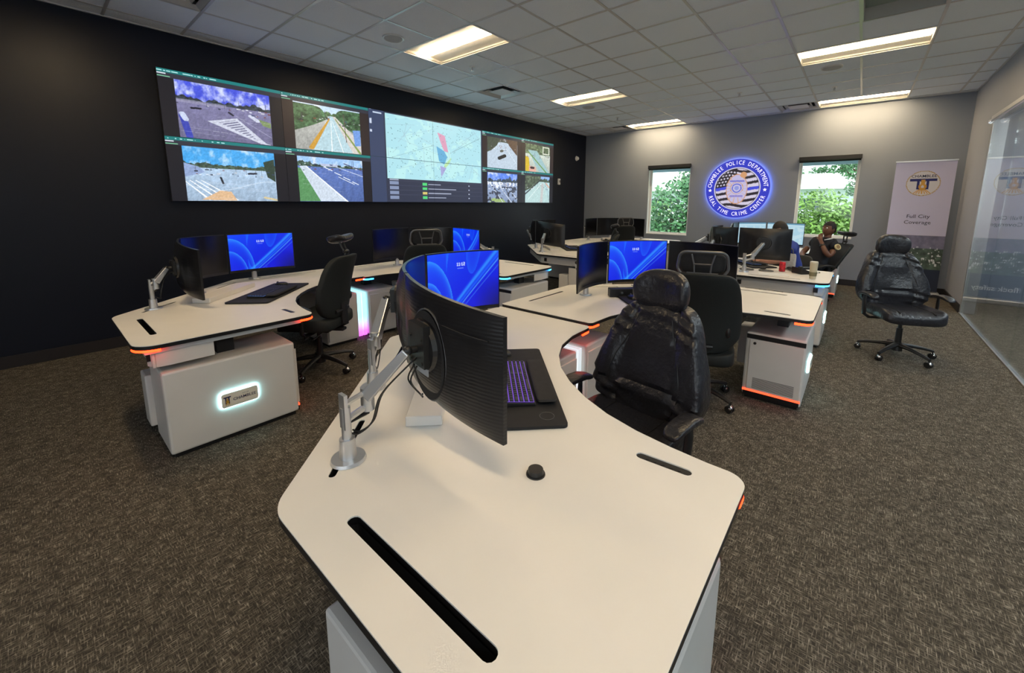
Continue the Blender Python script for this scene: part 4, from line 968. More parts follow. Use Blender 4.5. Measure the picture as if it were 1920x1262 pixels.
def arm(label, base, c, n, zt, elbow=None, group='silver monitor arms'):
    bx, by = base; t = thing('monitor_arm', label, 'monitor arm', (bx, by, zt+.0015), group)
    B = Vector((bx, by, zt+.0015)); mount = c-n*.03
    if elbow is None:
        m = B.lerp(mount, .45); elbow = Vector((m.x, m.y, zt+.20))-n*.03
    elbow = Vector(elbow); top = B+Vector((0, 0, .15))
    q = MB(); q.cyl(B, B+Vector((0, 0, .010)), .055, .052, 32); q.build('base_disc', M_silver, t)
    q = MB(); q.cyl(B+Vector((0, 0, .010)), B+Vector((0, 0, .075)), .026, .024, 20); q.cyl(B+Vector((0, 0, .075)), top+Vector((0, 0, .03)), .015, .015, 16); q.build('post', M_silver, t)
    d = (Vector((elbow.x, elbow.y, 0))-Vector((B.x, B.y, 0))).normalized(); s = Vector((-d.y, d.x, 0))
    q = MB(); a = top+Vector((0, 0, .02)); b = elbow
    q.tube([a+Vector((0, 0, .02)), b+Vector((0, 0, .015))], .009, 6); q.tube([a-Vector((0, 0, .035)), b-Vector((0, 0, .035))], .011, 6)
    q.cyl(b+Vector((0, 0, .03)), b-Vector((0, 0, .05)), .022, .022, 16); q.box(-.006, .006, -.018, .018, -.06, .055, c=a-d*.006)
    q.build('lower_arm', M_silver, t)
    q = MB(); q.tube([a-Vector((0, 0, .045)), b-Vector((0, 0, .06))], .007, 8)
    q.build('gas_spring', M_black, t)
    e2 = mount-n*.03; dd = (e2-b).normalized(); side = dd.cross(Vector((0, 0, 1))).normalized(); u_ = side.cross(dd)
    q = MB(); w0, w1, h0, h1 = .024, .019, .021, .014
    vs = [b+side*sx*w0+u_*sz*h0 for sx, sz in ((-1, -1), (1, -1), (1, 1), (-1, 1))]+[e2+side*sx*w1+u_*sz*h1 for sx, sz in ((-1, -1), (1, -1), (1, 1), (-1, 1))]
    q.add(vs, [(3, 2, 1, 0), (4, 5, 6, 7), (0, 1, 5, 4), (1, 2, 6, 5), (2, 3, 7, 6), (3, 0, 4, 7)])
    q.build('upper_arm', M_silver, t, smooth=False, bevel=.004)
    q = MB(); q.sphere(e2, .017, 12, 8); q.tube([e2, mount+n*.012], .012, 10); q.build('pivot_head', M_black, t)
    q = MB()
    for k in range(2):
        o = side*(.012 if k else -.004)
        q.wire([B+Vector((0, 0, .09))+o+d*.02, a+d*.05-Vector((0, 0, .10))+o, b-Vector((0, 0, .10))+d*.02+o, b+dd*.08-Vector((0, 0, .05))+o, e2-Vector((0, 0, .05))+o, mount-Vector((0, 0, .03))+o], .0028)
    q.build('cable', M_black, t)
    return t
ARRB = [(1.18, .70, 1.215), (1.11, 1.28, 1.22), (1.52, 1.65, 1.22), (2.07, 1.61, 1.22)]
ARR1 = [(.83, .93, 1.185), (.83, 1.55, 1.235), (1.24, 1.88, 1.225), (1.84, 1.83, 1.22)]
ARRF = [(.82, .72, 1.228), (.95, 1.38, 1.262), (1.40, 1.86, 1.252), (1.93, 1.77, 1.245)]
ARRC = [(1.0, .60, 1.245), (.95, 1.18, 1.245), (1.34, 1.60, 1.225), (1.92, 1.60, 1.22)]
sets = [
 (0, ARRF, (None, None, WALL), [(.57, 1.19), (.90, 1.60), (1.45, 2.05)],
  ['nearest monitor seen from behind, its black curved back facing the camera', 'narrow middle monitor of the nearest desk, seen edge-on with a bluish back', 'lit blue monitor on the nearest desk, right behind the big black monitor back'],
  ['silver monitor arm in the foreground clamped at the front left of the nearest desk', 'monitor arm behind the middle monitor of the nearest desk', 'monitor arm behind the lit blue monitor of the nearest desk']),
 (1, ARRB, (None, WALL, None), [(.66, .98), (.95, 1.62), (1.62, 1.80)],
  ['dark monitor behind the chair with the open headrest loop', 'lit blue monitor behind the leather headrest, middle of its desk', 'dark curved monitor turned sideways, left of the lit blue one behind the leather headrest'],
  ['monitor arm behind the dark right-hand monitor of the second desk', 'monitor arm behind the middle lit monitor of the second desk', 'monitor arm behind the sideways left monitor of the second desk']),
 (2, ARR1, (None, None, WALL), [(.57, 1.22), (.93, 1.62), (1.50, 2.04)],
  ['leftmost monitor, turned with its black back to the dark wall and camera', 'dark monitor in the middle of the far left desk', 'lit blue monitor on the far left desk'],
  ['silver monitor arm at the left edge of the far left desk', 'silver arm post behind the dark middle monitor of the far left desk', 'silver arm post behind the lit monitor of the far left desk']),
 (3, ARRB, (WALL, None, None), [(.66, .98), (.95, 1.62), (1.62, 1.80)],
  ['lit blue monitor in front of the dark wall, right end of a three-monitor row', 'dark monitor behind the task chair in front of the dark wall', 'dark monitor at the left end of the row, in front of the dark wall'],
  ['monitor arm behind the lit monitor before the dark wall', 'monitor arm behind the middle dark monitor before the dark wall', 'monitor arm behind the left dark monitor before the dark wall']),
 (4, ARRC, (None, None, None), [(.60, 1.02), (.98, 1.55), (1.52, 2.0)],
  ['olive-black monitor back with a bent silver arm, hiding the person in blue', 'dark bluish monitor back left of the one hiding the person in blue', 'monitor seen edge-on at the left end of the row below the seal'],
  ['bent bright silver arm on the monitor hiding the person in blue', 'silver arm on the middle monitor below the seal', 'silver arm slanting up at the left end of the row below the seal']),
 (5, ARRB, (WEB1, WEB2, None), [(.66, .98), (.95, 1.62), (1.62, 1.80)],
  ['pale lit web page monitor between the two people', 'pale lit monitor just below the seal', 'dark monitor at the far end behind the row below the seal'],
  ['monitor arm of the pale lit monitor between the two people', 'monitor arm of the pale monitor below the seal', 'monitor arm of the dark monitor nearest the grey wall below the seal']),
 (6, ARR1, (None, None, None), [(.57, 1.22), (.93, 1.62), (1.50, 2.04)],
  ['dark monitor back on the far desk with the silver arms, nearest to the camera', 'bluish middle monitor back on the far desk with the silver arms', 'rear monitor of the far desk with the silver arms'],
  ['thick silver arm on the far desk below the end of the video wall', 'second silver arm on the far desk below the end of the video wall', 'rear silver arm on the far desk below the end of the video wall']),
 (7, ARRB, (None, None, None), [(.66, .98), (.95, 1.62), (1.62, 1.80)],
  ['black monitor ending just left of the left window', 'black monitor in the farthest row near the wall corner', 'black monitor at the left end of the farthest row'],
  ['monitor arm of the monitor beside the left window', 'monitor arm of the middle monitor in the farthest row', 'monitor arm of the left monitor in the farthest row'])]
for di, arr, imgs, bases, labs, alabs in sets:
    _, dx, dy, mir, zt = desks[di][:5]; dz = 0
    MB.xf = desk_xf(dx, dy, mir)
    for k in range(3):
        P, Q = arr[k], arr[k+1]; g = .008; Pv, Qv = Vector(P[:2]), Vector(Q[:2]); d = (Qv-Pv).normalized()*g; Pv, Qv = Pv+d, Qv-d
        h = .385 if di != 1 else .37
        t, c, n, td = monitor(labs[k], Pv, Qv, P[2], Q[2], mir, imgs[k], h=h, plate_detail=(di == 0 and k == 0))
        el = (.655, 1.205, zt+.185) if (di == 0 and k == 0) else None
        arm(alabs[k], bases[k], c, n, zt, el)
    MB.xf = None

MB.xf = desk_xf(0, 0, True)
t = thing('intercom_panel', 'long black intercom box with round chrome knobs under the middle lit monitor', 'intercom', (1.36, 1.42, .7415))
R = Matrix(((S2, -S2, 0), (S2, S2, 0), (0, 0, 1))); c = Vector((1.36, 1.42, .7415)); q = MB(); q.box(-.27, .27, -.035, .035, .0, .075, R=R, c=c); q.build('case', M_black, t, smooth=False, bevel=.006)
for a in (-.10, .02, .17):
    q = MB(); q.cyl(R @ Vector((a, -.035, .04))+c, R @ Vector((a, -.05, .04))+c, .013, .011, 18); q.build('knob', M_chrome, t)
MB.xf = None
def diag(O, a, b, z): return Vector((O[0]+S2*a-S2*b, O[1]+S2*a+S2*b, z))
def desk_items(di, labs, glow=None, da=0, db=0):
    _, dx, dy, mir, zt = desks[di][:5]; MB.xf = desk_xf(dx, dy, mir); z = zt+.0015
    O = (1.335, 1.165); O = tuple(diag(O, da, db, 0)[:2]); R = Matrix(((S2, -S2, 0), (S2, S2, 0), (0, 0, 1)))
    t = thing('desk_pad', labs[0], 'desk pad', (O[0], O[1], z), 'black desk pads')
    q = MB(); q.prism(rounded([(-.40, -.19), (.40, -.19), (.40, .14), (-.40, .14)], [.02]*4), 0, .012); q.v = [tuple(R @ Vector(v)+Vector((O[0], O[1], z))) for v in q.v]; q.build('mat', M_blacks, t, smooth=False)
    if di == 0:
        q = MB(); ring = [diag(O, -.33+.028*math.cos(a), -.12+.028*math.sin(a), z+.0125) for a in [2*PI*k/28 for k in range(29)]]; q.tube(ring, .0012, 5, cap=False); q.build('embossed_ring', M_grey, t)
    z2 = z+.0125; K = tuple(diag(O, -.03, -.02, 0)[:2])
    t = thing('keyboard', labs[1], 'keyboard', (K[0], K[1], z2), 'black keyboards')
    w, d = .44, .135
    def KP(a, b, c): return diag(K, a, b, z2+.012+c+.045*(b+d/2)+.0)
    q = MB(); vs = [diag(K, a, b, z2) for a, b in ((-w/2, -d/2), (w/2, -d/2), (w/2, d/2), (-w/2, d/2))]+[KP(a, b, 0) for a, b in ((-w/2, -d/2), (w/2, -d/2), (w/2, d/2), (-w/2, d/2))]
    q.add(vs, [(3, 2, 1, 0), (4, 5, 6, 7), (0, 1, 5, 4), (1, 2, 6, 5), (2, 3, 7, 6), (3, 0, 4, 7)]); q.build('case', M_black, t, smooth=False, bevel=.003)
    q = MB(); e = .006; q.add([KP(a, b, .0012) for a, b in ((-w/2+e, -d/2+e), (w/2-e, -d/2+e), (w/2-e, d/2-e), (-w/2+e, d/2-e))], [(0, 1, 2, 3)]); q.build('backlight', glow or M_kglowb, t, smooth=False)
    q = MB(); nc = 22; kw = (w-.016)/nc
    for r_ in range(6):
        b0 = -d/2+.008+r_*.0202; i = 0
        while i < nc:
            ln = 6 if (r_ == 0 and i == 5) else (2 if (i in (0, 13) and r_ in (1, 2, 3)) else 1)
            if i in (15, 19) and r_ != 9: i += 0
            a0 = -w/2+.008+i*kw; a1 = a0+kw*ln-.0035; b1 = b0+.0165; s_ = .0025
            vs = [KP(a, b, .002) for a, b in ((a0, b0), (a1, b0), (a1, b1), (a0, b1))]+[KP(a, b, .009) for a, b in ((a0+s_, b0+s_), (a1-s_, b0+s_), (a1-s_, b1-s_), (a0+s_, b1-s_))]
            q.add(vs, [(4, 5, 6, 7), (0, 1, 5, 4), (1, 2, 6, 5), (2, 3, 7, 6), (3, 0, 4, 7)]); i += ln
    q.build('keycaps', M_key, t, smooth=False)
    q = MB(); fn = lambda v: tuple(diag(K, v[0], -d/2-.048+v[1], z2+.012+max(v[2], -.0118)+.004)); q.sq((w, .085, .022), .5, .2, 40, 10, fn=fn); q.build('wrist_rest', M_blacks, t)
    Mo = tuple(diag(O, .31, .03, 0)[:2])
    t = thing('computer_mouse', labs[2], 'mouse', (Mo[0], Mo[1], z2), 'black computer mice')
    q = MB(); q.sq((.065, .115, .056), .8, .7, 24, 14, fn=lambda v: tuple(diag(Mo, v[0], v[1], z2+max(0, v[2]*(1-.9*(v[1]-.0)) )+.001))); q.build('shell', M_black, t)
    q = MB(); a = diag(Mo, -.004, .035, z2+.026); b = diag(Mo, .004, .035, z2+.026); q.cyl(a, b, .009, .009, 14); q.build('scroll_wheel', M_grey, t)
    MB.xf = None
nm = ['on the nearest desk beside the big black monitor back', 'on the second desk, partly behind the leather headrest', 'on the far left desk', 'on the desk before the dark wall', 'in front of the person in blue', 'on the desk at the farthest right', 'on the far desk with the silver arms', 'on the farthest desk by the left window']
for i in range(8):
    desk_items(i, ['black desk pad '+nm[i], ('keyboard glowing purple ' if i == 0 else 'black keyboard ')+nm[i], 'black computer mouse '+nm[i]], M_kglow if i == 0 else M_kglowb)

# ------------------------------------------------------------------ chairs
def office_chair(style, pos, ang, label, recline=0.0, head='pillow', arms=True, seat_z=.47, head_dz=0.0, back_h=.60, arm_z=.0, back_w=.50):
    ca, sa = math.cos(math.radians(ang)), math.sin(math.radians(ang))
    MB.xf = lambda v: Vector((pos[0]+v[0]*ca-v[1]*sa, pos[1]+v[0]*sa+v[1]*ca, v[2]))
    t = thing('office_chair', label, 'chair', (0, 0, 0), 'black swivel office chairs')
    for k in range(5):
        a = 2*PI*k/5+.35; d = Vector((math.cos(a), math.sin(a), 0))
        q = MB(); q.tube([d*.02+Vector((0, 0, .125)), d*.12+Vector((0, 0, .118)), d*.23+Vector((0, 0, .10)), d*.315+Vector((0, 0, .078))], [.030, .024, .019, .015], 10, flat=.8, upd=(0, 0, 1)); l = q.build('base_leg', M_black, t)
        s = Vector((-d.y, d.x, 0)); c = d*.31+Vector((0, 0, .029)); q = MB()
        for w in (-1, 1): q.cyl(c+s*.006*w, c+s*.022*w, .028, .027, 20)
        q.cyl(c+Vector((0, 0, .005)), c+Vector((0, 0, .055)), .007, .007, 8); q.build('caster', M_black, l)
        q = MB(); q.sphere(c+d*.004+Vector((0, 0, .006)), (.029, .019, .026), 14, 8, fn=lambda v: Vector((v.x, v.y, max(v.z, -.004)))); q.build('caster_hood', M_chrome, l)
    q = MB(); q.cyl((0, 0, .065), (0, 0, .15), .045, .036, 20); q.cyl((0, 0, .15), (0, 0, .30), .027, .025, 20); q.cyl((0, 0, .30), (0, 0, seat_z-.07), .016, .016, 16); q.build('gas_column', M_black, t)
    q = MB(); q.box(-.14, .10, -.08, .08, seat_z-.10, seat_z-.05); q.box(-.26, -.12, -.035, .035, seat_z-.09, seat_z-.06); q.build('tilt_mechanism', M_black, t, smooth=False, bevel=.01)
    for k in range(2):
        q = MB(); q.tube([(-.02-.07*k, .06, seat_z-.085), (-.03-.08*k, .20, seat_z-.095), (-.035-.08*k, .27, seat_z-.10)], [.005, .006, .009], 8); q.build('lever', M_chrome, t)
    ms = M_leather if style == 'leather' else M_fabric
    def seat(v):
        x, y, z = v; z2 = z+seat_z; f = max(0, x-.12)/.14; z2 -= .035*f*f; z2 += .03*(abs(y)/.26)**3*(1 if z > 0 else 0); z2 -= .012*math.exp(-((x+.02)/.14)**2-(y/.15)**2)*(z > 0); return (x+.01, y, z2)
    q = MB(); q.sq((.51, .53, .115), .45, .38, 48, 20, fn=seat); q.build('seat', ms, t)
    if style == 'leather':
        for s in (-1, 1):
            q = MB(); q.tube([seat((x, s*.14, .056)) for x in (-.2, -.1, 0, .1, .18, .22)], .004, 6); q.build('seat_seam', M_black, t)
    rc = math.radians(recline); zb = seat_z+.02; px, pz = -.20, seat_z
    def rec(x, y, z):       # lean the whole back around its foot
        dx, dz = x-px, z-pz; return (px+dx*math.cos(rc)-dz*math.sin(rc), y, pz+dx*math.sin(rc)+dz*math.cos(rc))
    H = back_h
    if style == 'leather':
        def back(v):
            x, y, z = v; u = z/H+.5
            wid = (.97+.09*math.sin(min(1, u/.55)*PI))*(1-.30*max(0, u-.5)/.5)
            front = x > 0
            lump = 0
            if front:
                ay = abs(y)/(.30); lump += .030*min(1, (ay/.9)**3)
                w_ = .6+.4*math.sin(y*9+2); lump += .014*w_*math.sin(z*62+4*math.sin(y*11)+abs(y)*18)*math.exp(-((u-.42)/.33)**2)+.006*math.sin(z*96+y*31)*(.5+ay)
                if abs(ay-.52) < .06: lump -= .012*(1-abs(ay-.52)/.06)
                lump -= .012*math.exp(-((z-.01+.04*abs(y)/.2)/.012)**2)*(ay < .5)+.010*math.exp(-((z+.11-.03*abs(y))/.010)**2)*(ay < .55)
            xx = x*(1.0+.25*math.exp(-((u-.3)/.22)**2))+lump-.21-.13*u+.02*math.sin(u*PI*1.1)
            return rec(xx, y*wid, z+zb+H/2)
        q = MB(); q.sq((.115, .58, H), .42, .42, 88, 56, fn=back); q.build('backrest', ms, t)
        for s in (-1, 1):
            q = MB(); q.tube([back((.057, s*(.155+.03*math.cos((k-2)*.7)), -.22+.075*k)) for k in range(7)], .003, 6); q.build('back_seam', M_black, t)
    else:
        def back(v):
            x, y, z = v; u = z/H+.5
            wid = 1-.16*max(0, u-.55)/.45-.22*max(0, .22-u)/.22; cur = .09*(y/.25)**2
            return rec(x-.215-.12*u+.04*math.sin(u*PI*1.05)+cur*.55, y*wid, z+zb+.03+H/2)
        q = MB(); q.sq((.070, back_w, H), .35, .34, 48, 28, fn=back); q.build('backrest', ms, t)
        q = MB(); p = back((-.02, -.20, -.13)); q.sphere(p, (.03, .022, .045), 14, 8); q.build('adjuster_knob', M_black, t)
        q = MB(); q.tube([back((-.037+.0, y, -H/2*.80)) for y in (-.12, 0, .12)], .018, 8); q.tube([rec(-.16, 0, seat_z-.07), rec(-.27, 0, seat_z-.02), back((-.05, 0, -H/2*.55))], [.03, .03, .028], 8, flat=.5); q.build('back_bracket', M_black, t)
    if style == 'leather':
        q = MB(); q.tube([(-.12, 0, seat_z-.075), rec(-.24, 0, seat_z-.04), rec(-.27, 0, zb+.2)], [.035, .035, .03], 8, flat=.4); q.build('back_bracket', M_black, t)
    top = zb+H+head_dz
    if head == 'pillow':
        hx = -.34 if style == 'leather' else -.31
        q = MB(); q.sq((.11, .300, .225), .78, .72, 48, 24, fn=lambda v: rec(v[0]*(1+.25*(v[1]/.15)**2)+hx+.045*(abs(v[1])/.15)**2, v[1], v[2]+top+.085)); q.build('headrest', ms, t)
        q = MB(); q.tube([rec(hx-.03, s*.05, top-.08) for s in (1,)]+[rec(hx-.03, .05, top+.05)], .008, 8); q.tube([rec(hx-.03, -.05, top-.08), rec(hx-.03, -.05, top+.05)], .008, 8); q.build('headrest_post', M_grey, t)
    elif head == 'loop':
        hx = -.30; pts = rounded([(-.13, 0), (.13, 0), (.165, .05), (.15, .17), (-.15, .17), (-.165, .05)], [.03, .03, .05, .05, .05, .05], 5)
        loop = [rec(hx-.02-.25*p[1]*.1+.02*(p[0]/.15)**2, p[0], top+.01+p[1]) for p in pts]; q = MB(); q.tube(loop+[loop[0]], .010, 8, cap=False); q.build('headrest_frame', M_grey, t)
        q = MB(); q.sq((.045, .30, .15), .5, .4, 36, 16, fn=lambda v: rec(v[0]+hx+.03+.02*(v[1]/.15)**2, v[1], v[2]+top+.098)); q.build('headrest', M_blacks, t)
        q = MB()
        for s in (-1, 1): q.tube([rec(hx-.03, s*.075, top+.165), rec(hx-.035, s*.055, top+.09), rec(hx-.035, s*.05, top+.02)], .006, 6)
        q.tube([rec(hx-.035, -.055, top+.095), rec(hx-.035, .055, top+.095)], .007, 6); q.tube([rec(hx-.035, -.10, top+.03), rec(hx-.035, .10, top+.03)], .009, 6)
        q.tube([rec(hx-.03, 0, top+.03), rec(hx-.03, 0, top-.03)], .022, 8, flat=.5); q.build('headrest_bracket', M_grey, t)
    elif head == 'saddle':                   # small saddle-shaped rest on two bent rods
        hx = -.27; q = MB()
        q.sq((.16, .27, .058), .6, .55, 32, 14, fn=lambda v: rec(hx+.0+v[0]*.94+v[2]*.35, v[1], top+.165+v[2]-v[0]*.22+.025*(abs(v[1])/.13)**2)); q.build('headrest', M_leather, t)
        q = MB()
        for s in (-1, 1): q.tube([rec(-.30, s*.028, top-.05), rec(-.32, s*.028, top+.05), rec(-.29, s*.028, top+.10), rec(-.27, s*.03, top+.155)], .009, 8)
        q.sphere(rec(-.315, 0, top+.06), (.02, .045, .02), 12, 8); q.build('headrest_post', M_black, t)
    if arms:
        for s in (-1, 1):
            a = t
            q = MB()
            q.tube([(-.04, s*.12, seat_z-.075), (-.04, s*.26, seat_z-.075), (-.045, s*.305, seat_z-.04), (-.05, s*.31, seat_z+.09), (-.05, s*.308, seat_z+.165+arm_z)], [.018, .02, .024, .024, .019], 10, flat=.55); p = q.build('armrest', M_black, t)
            q = MB(); q.sq((.27, .088, .034), .6, .5, 32, 12, fn=lambda v, s=s: (v[0]+.0, s*.308+v[1], seat_z+.183+arm_z+v[2]-.025*max(0, -v[0]-.04)/.1-.02*(max(0, v[0]-.05)/.08)**2)); q.build('arm_pad', M_leather if style == 'leather' else M_black, p)
    MB.xf = None
    return t
office_chair('leather', (1.76, .80), 172, 'black leather chair with creased backrest and round headrest at the nearest desk', seat_z=.42, back_h=.59, head_dz=-.025)
office_chair('fabric', (3.28, .90), 16, 'black chair with an open loop headrest, seen from behind right of the leather chair', head='loop', seat_z=.40, back_h=.61, arms=False, back_w=.57)
office_chair('leather', (5.56, -.42), 205, 'empty black leather chair standing alone on the carpet by the glass wall', seat_z=.46, back_h=.58, head_dz=-.03)
office_chair('fabric', (1.59, 3.74), 124, 'black chair with a small saddle headrest at the far left desk', head='saddle', seat_z=.47, back_h=.56)
office_chair('fabric', (2.78, 3.72), 60, 'black chair with a loop headrest before the row of dark monitors on the dark wall', head='loop', seat_z=.48, back_h=.58)
office_chair('fabric', (7.66, 3.75), 50, 'far black chair with a loop headrest in front of the farthest monitors', head='loop', seat_z=.50, back_h=.56)
office_chair('fabric', (6.62, 3.62), 120, 'far chair with a small headrest between the far desks, partly behind the monitors', head='saddle', seat_z=.44, back_h=.50)
# ------------------------------------------------------------------ people
def srgbm(name, c, r=.5, **k): return mat(name, srgb(*c), r, **k)
M_skinA = srgbm('fair_skin', (196, 142, 118), .5, var=(14, .06)); M_skinB = srgbm('brown_skin', (112, 74, 56), .45, var=(14, .08))
M_hair = srgbm('dark_hair', (26, 20, 20), .6, bump=(160, .4)); M_blueshirt = srgbm('blue_shirt_cloth', (46, 66, 150), .8, bump=(25, .3))
M_navy = srgbm('dark_navy_uniform', (22, 25, 36), .8, bump=(25, .3)); M_eye = srgbm('eye_white', (225, 222, 215), .3); M_lip = srgbm('lip', (120, 66, 58), .5)
def skin_mesh(name, chain, m, parent, sub=2):
    """chain: list of (point, radius, parent index); one continuous surface, rooted at the first joint"""
    me = bpy.data.meshes.new(name); org = Vector(parent['_org'])
    vs = [(MB.xf(Vector(p)) if MB.xf else Vector(p))-org for p, r, k in chain]
    me.from_pydata(vs, [(i, k) for i, (p, r, k) in enumerate(chain) if k >= 0], [])
    o = bpy.data.objects.new(name, me); COL.objects.link(o); md = o.modifiers.new('skin', 'SKIN')
    sv = me.skin_vertices[0].data if me.skin_vertices else None
    if sv is None:
        bm = bmesh.new(); bm.from_mesh(me); bm.verts.layers.skin.verify(); bm.to_mesh(me); bm.free(); sv = me.skin_vertices[0].data
    for i, (p, r, k) in enumerate(chain):
        sv[i].radius = r if isinstance(r, tuple) else (r, r); sv[i].use_root = (i == 0)
    md.use_smooth_shade = True; s = o.modifiers.new('sub', 'SUBSURF'); s.levels = sub; s.render_levels = sub
    bpy.context.view_layer.update(); dg = bpy.context.evaluated_depsgraph_get()
    m2 = bpy.data.meshes.new_from_object(o.evaluated_get(dg)); bpy.data.objects.remove(o)
    m2.name = name; m2.materials.clear(); m2.materials.append(m); m2.polygons.foreach_set('use_smooth', [True]*len(m2.polygons))
    o = bpy.data.objects.new(name, m2); COL.objects.link(o); o.parent = parent; o['_org'] = tuple(org); return o
def add_mesh(q, o, parent):       # world-space verts of a built child, appended to a mesh builder
    org = Vector(parent['_org']); q.add([v.co+org for v in o.data.vertices], [tuple(p.vertices) for p in o.data.polygons])
def head_fn(v):                    # skull, brow, nose, chin: +x is the face
    x, y, z = v.x, v.y, v.z
    if z < 0: k = 1+z*2.4; y *= max(.62, k+.05); x = x*(1+z*.9) if x < 0 else x*(1+z*.25)
    if x > 0:
        x *= .97; n = math.exp(-(y/.014)**2)*math.exp(-((z+.018)/.022)**2)*.024; x += n
        x += .006*math.exp(-((z-.028)/.014)**2)*math.exp(-(y/.05)**2)
        x -= .007*math.exp(-((abs(y)-.032)/.014)**2)*math.exp(-((z-.008)/.014)**2)
        x += .006*math.exp(-((z+.058)/.012)**2)*math.exp(-(y/.025)**2)+.010*math.exp(-((z+.095)/.018)**2)*math.exp(-(y/.03)**2)
    return Vector((x, y, z))
def head(parent, c, yawd, pitchd, skin, hair_drop=.02):
    R = Matrix.Rotation(math.radians(yawd), 3, 'Z') @ Matrix.Rotation(math.radians(-pitchd), 3, 'Y'); c = Vector(c)
    L = lambda p: R @ Vector(p)+c
    q = MB(); q.sphere((0, 0, 0), (.098, .077, .118), 40, 30, fn=lambda v: head_fn(v)); 
    for s in (-1, 1): q.sphere((-.004, s*.077, -.008), (.018, .010, .030), 12, 8)
    q.v = [tuple(L(v)) for v in q.v]; q.build('head', skin, parent)
    for s in (-1, 1):
        q = MB(); q.sphere(L((.080, s*.032, .010)), .0125, 12, 8); e = q.build('eye', M_eye, parent)
        q = MB(); q.sphere(L((.0895, s*.032, .010)), .0055, 8, 6); q.build('pupil', M_hair, e)
        q = MB(); q.tube([L((.090, s*.018, .031)), L((.090, s*.034, .036)), L((.078, s*.050, .031))], .004, 6); q.build('eyebrow', M_hair, parent)
    q = MB(); q.tube([L((.088, -.024, -.055)), L((.099, -.008, -.053)), L((.099, .008, -.053)), L((.088, .024, -.055))], [.003, .006, .006, .003], 8, flat=.8); q.build('mouth', M_lip, parent)
    q = MB()
    def hf(v):
        u = head_fn(v); 
        u = Vector((v.x*1.03-.006, v.y*1.03, v.z*1.03+.004)); lim = .048 if v.x > .045 else (-.005 if v.x > -.02 else -.045)
        if u.z < lim: u = Vector((u.x*.86, u.y*.86, lim+(u.z-lim)*.15))
        return u
    q.sphere((0, 0, 0), (.101, .081, .121), 36, 26, fn=hf); q.v = [tuple(L(v)) for v in q.v]; q.build('hair', M_hair, parent)
def hand_chain(W, d, up, side, curl, thumb_side):
    """palm + five fingers as (point, radius, parent) lists starting at wrist W; d = along the hand, up = back of hand, side = across"""
    W, d, up, side = Vector(W), Vector(d).normalized(), Vector(up).normalized(), Vector(side).normalized()
    out = [(W, (.026, .022), -1), (W+d*.045, (.032, .018), 0), (W+d*.085, (.034, .015), 1)]
    for k, (o, l) in enumerate(zip((-.027, -.009, .009, .026), (.072, .080, .075, .058))):
        b = W+d*.088+side*o*thumb_side; p = b; par = 2; dirn = Vector(d); out.append((b, .0095, par)); par = len(out)-1
        for s_, f in enumerate((.45, .32, .25)):
            a = math.radians(curl*(.7+.35*s_)); dirn = (dirn*math.cos(a)-up*math.sin(a)).normalized() if s_ >= 0 else dirn
            p = p+dirn*l*f; out.append((p, .0085-.001*s_, par)); par = len(out)-1
    b = W+d*.03-side*.028*thumb_side; out.append((b, .0125, 1)); t = (d*.7-side*.7*thumb_side-up*.25).normalized()
    out.append((b+t*.035, .011, len(out)-1)); out.append((b+t*.035+(t*.6+d*.5).normalized()*.03, .0095, len(out)-1)); return out
def person_xf(pos, ang):
    ca, sa = math.cos(math.radians(ang)), math.sin(math.radians(ang))
    return lambda v: Vector((pos[0]+v[0]*ca-v[1]*sa, pos[1]+v[0]*sa+v[1]*ca, v[2]))
# officer leaning back in his chair, chin on his hand
OP, OA = (7.915, .482), 138
office_chair('fabric', (7.84, .55), OA, 'reclined black office chair with a saddle headrest, under the officer', recline=27, head='saddle', seat_z=.44, back_h=.56)
MB.xf = person_xf(OP, OA)
t = thing('person', 'person in a dark uniform with a round shoulder patch, leaning back, hand on chin', 'person', (0, 0, 0))
body = [((0, 0, .56), (.15, .13), -1), ((-.03, 0, .68), (.15, .12), 0), ((-.08, 0, .82), (.165, .125), 1), ((-.125, 0, .94), (.17, .115), 2), ((-.15, 0, 1.01), (.075, .07), 3),
        ((-.125, .16, .965), .070, 3), ((-.075, .225, .865), .060, 5), ((-.125, -.16, .965), .070, 3), ((-.075, -.225, .865), .060, 7),
        ((.06, .10, .55), (.095, .09), 0), ((.24, .13, .56), (.080, .078), 9), ((.44, .15, .57), (.062, .062), 10), ((.47, .15, .38), (.055, .055), 11), ((.50, .15, .12), (.04, .04), 12), ((.50, .15, .07), (.045, .04), 13), ((.62, .16, .045), (.038, .032), 14),
        ((.06, -.10, .55), (.095, .09), 0), ((.24, -.13, .56), (.080, .078), 16), ((.44, -.15, .57), (.062, .062), 17), ((.47, -.15, .38), (.055, .055), 18), ((.50, -.15, .12), (.04, .04), 19), ((.50, -.15, .07), (.045, .04), 20), ((.62, -.16, .045), (.038, .032), 21)]
skin_mesh('uniform', body, M_navy, t)
skin_mesh('neck', [((-.155, 0, .98), .058, -1), ((-.165, 0, 1.04), .052, 0), ((-.175, 0, 1.10), .052, 1)], M_skinB, t)
head(t, (-.175, 0, 1.155), 4, 8, M_skinB)
def arm_skin(name, pts, handdir, up, side, curl, ts, m):
    ch = [(Vector(p), r, i-1) for i, (p, r) in enumerate(pts)]; n = len(ch); hc = hand_chain(pts[-1][0], handdir, up, side, curl, ts)
    for p, r, k in hc[1:]: ch.append((p, r, n-1 if k == 0 else n-1+k))
    return skin_mesh(name, ch, m, t)
arm_skin('arm', [((-.07, .230, .86), .048), ((.01, .245, .755), .046), ((.055, .205, .83), .041), ((.04, .12, .945), .031), ((.025, .075, .985), .026)], (-.25, -.35, .8), (.8, .2, .3), (-.3, .9, .3), 38, 1, M_skinB)
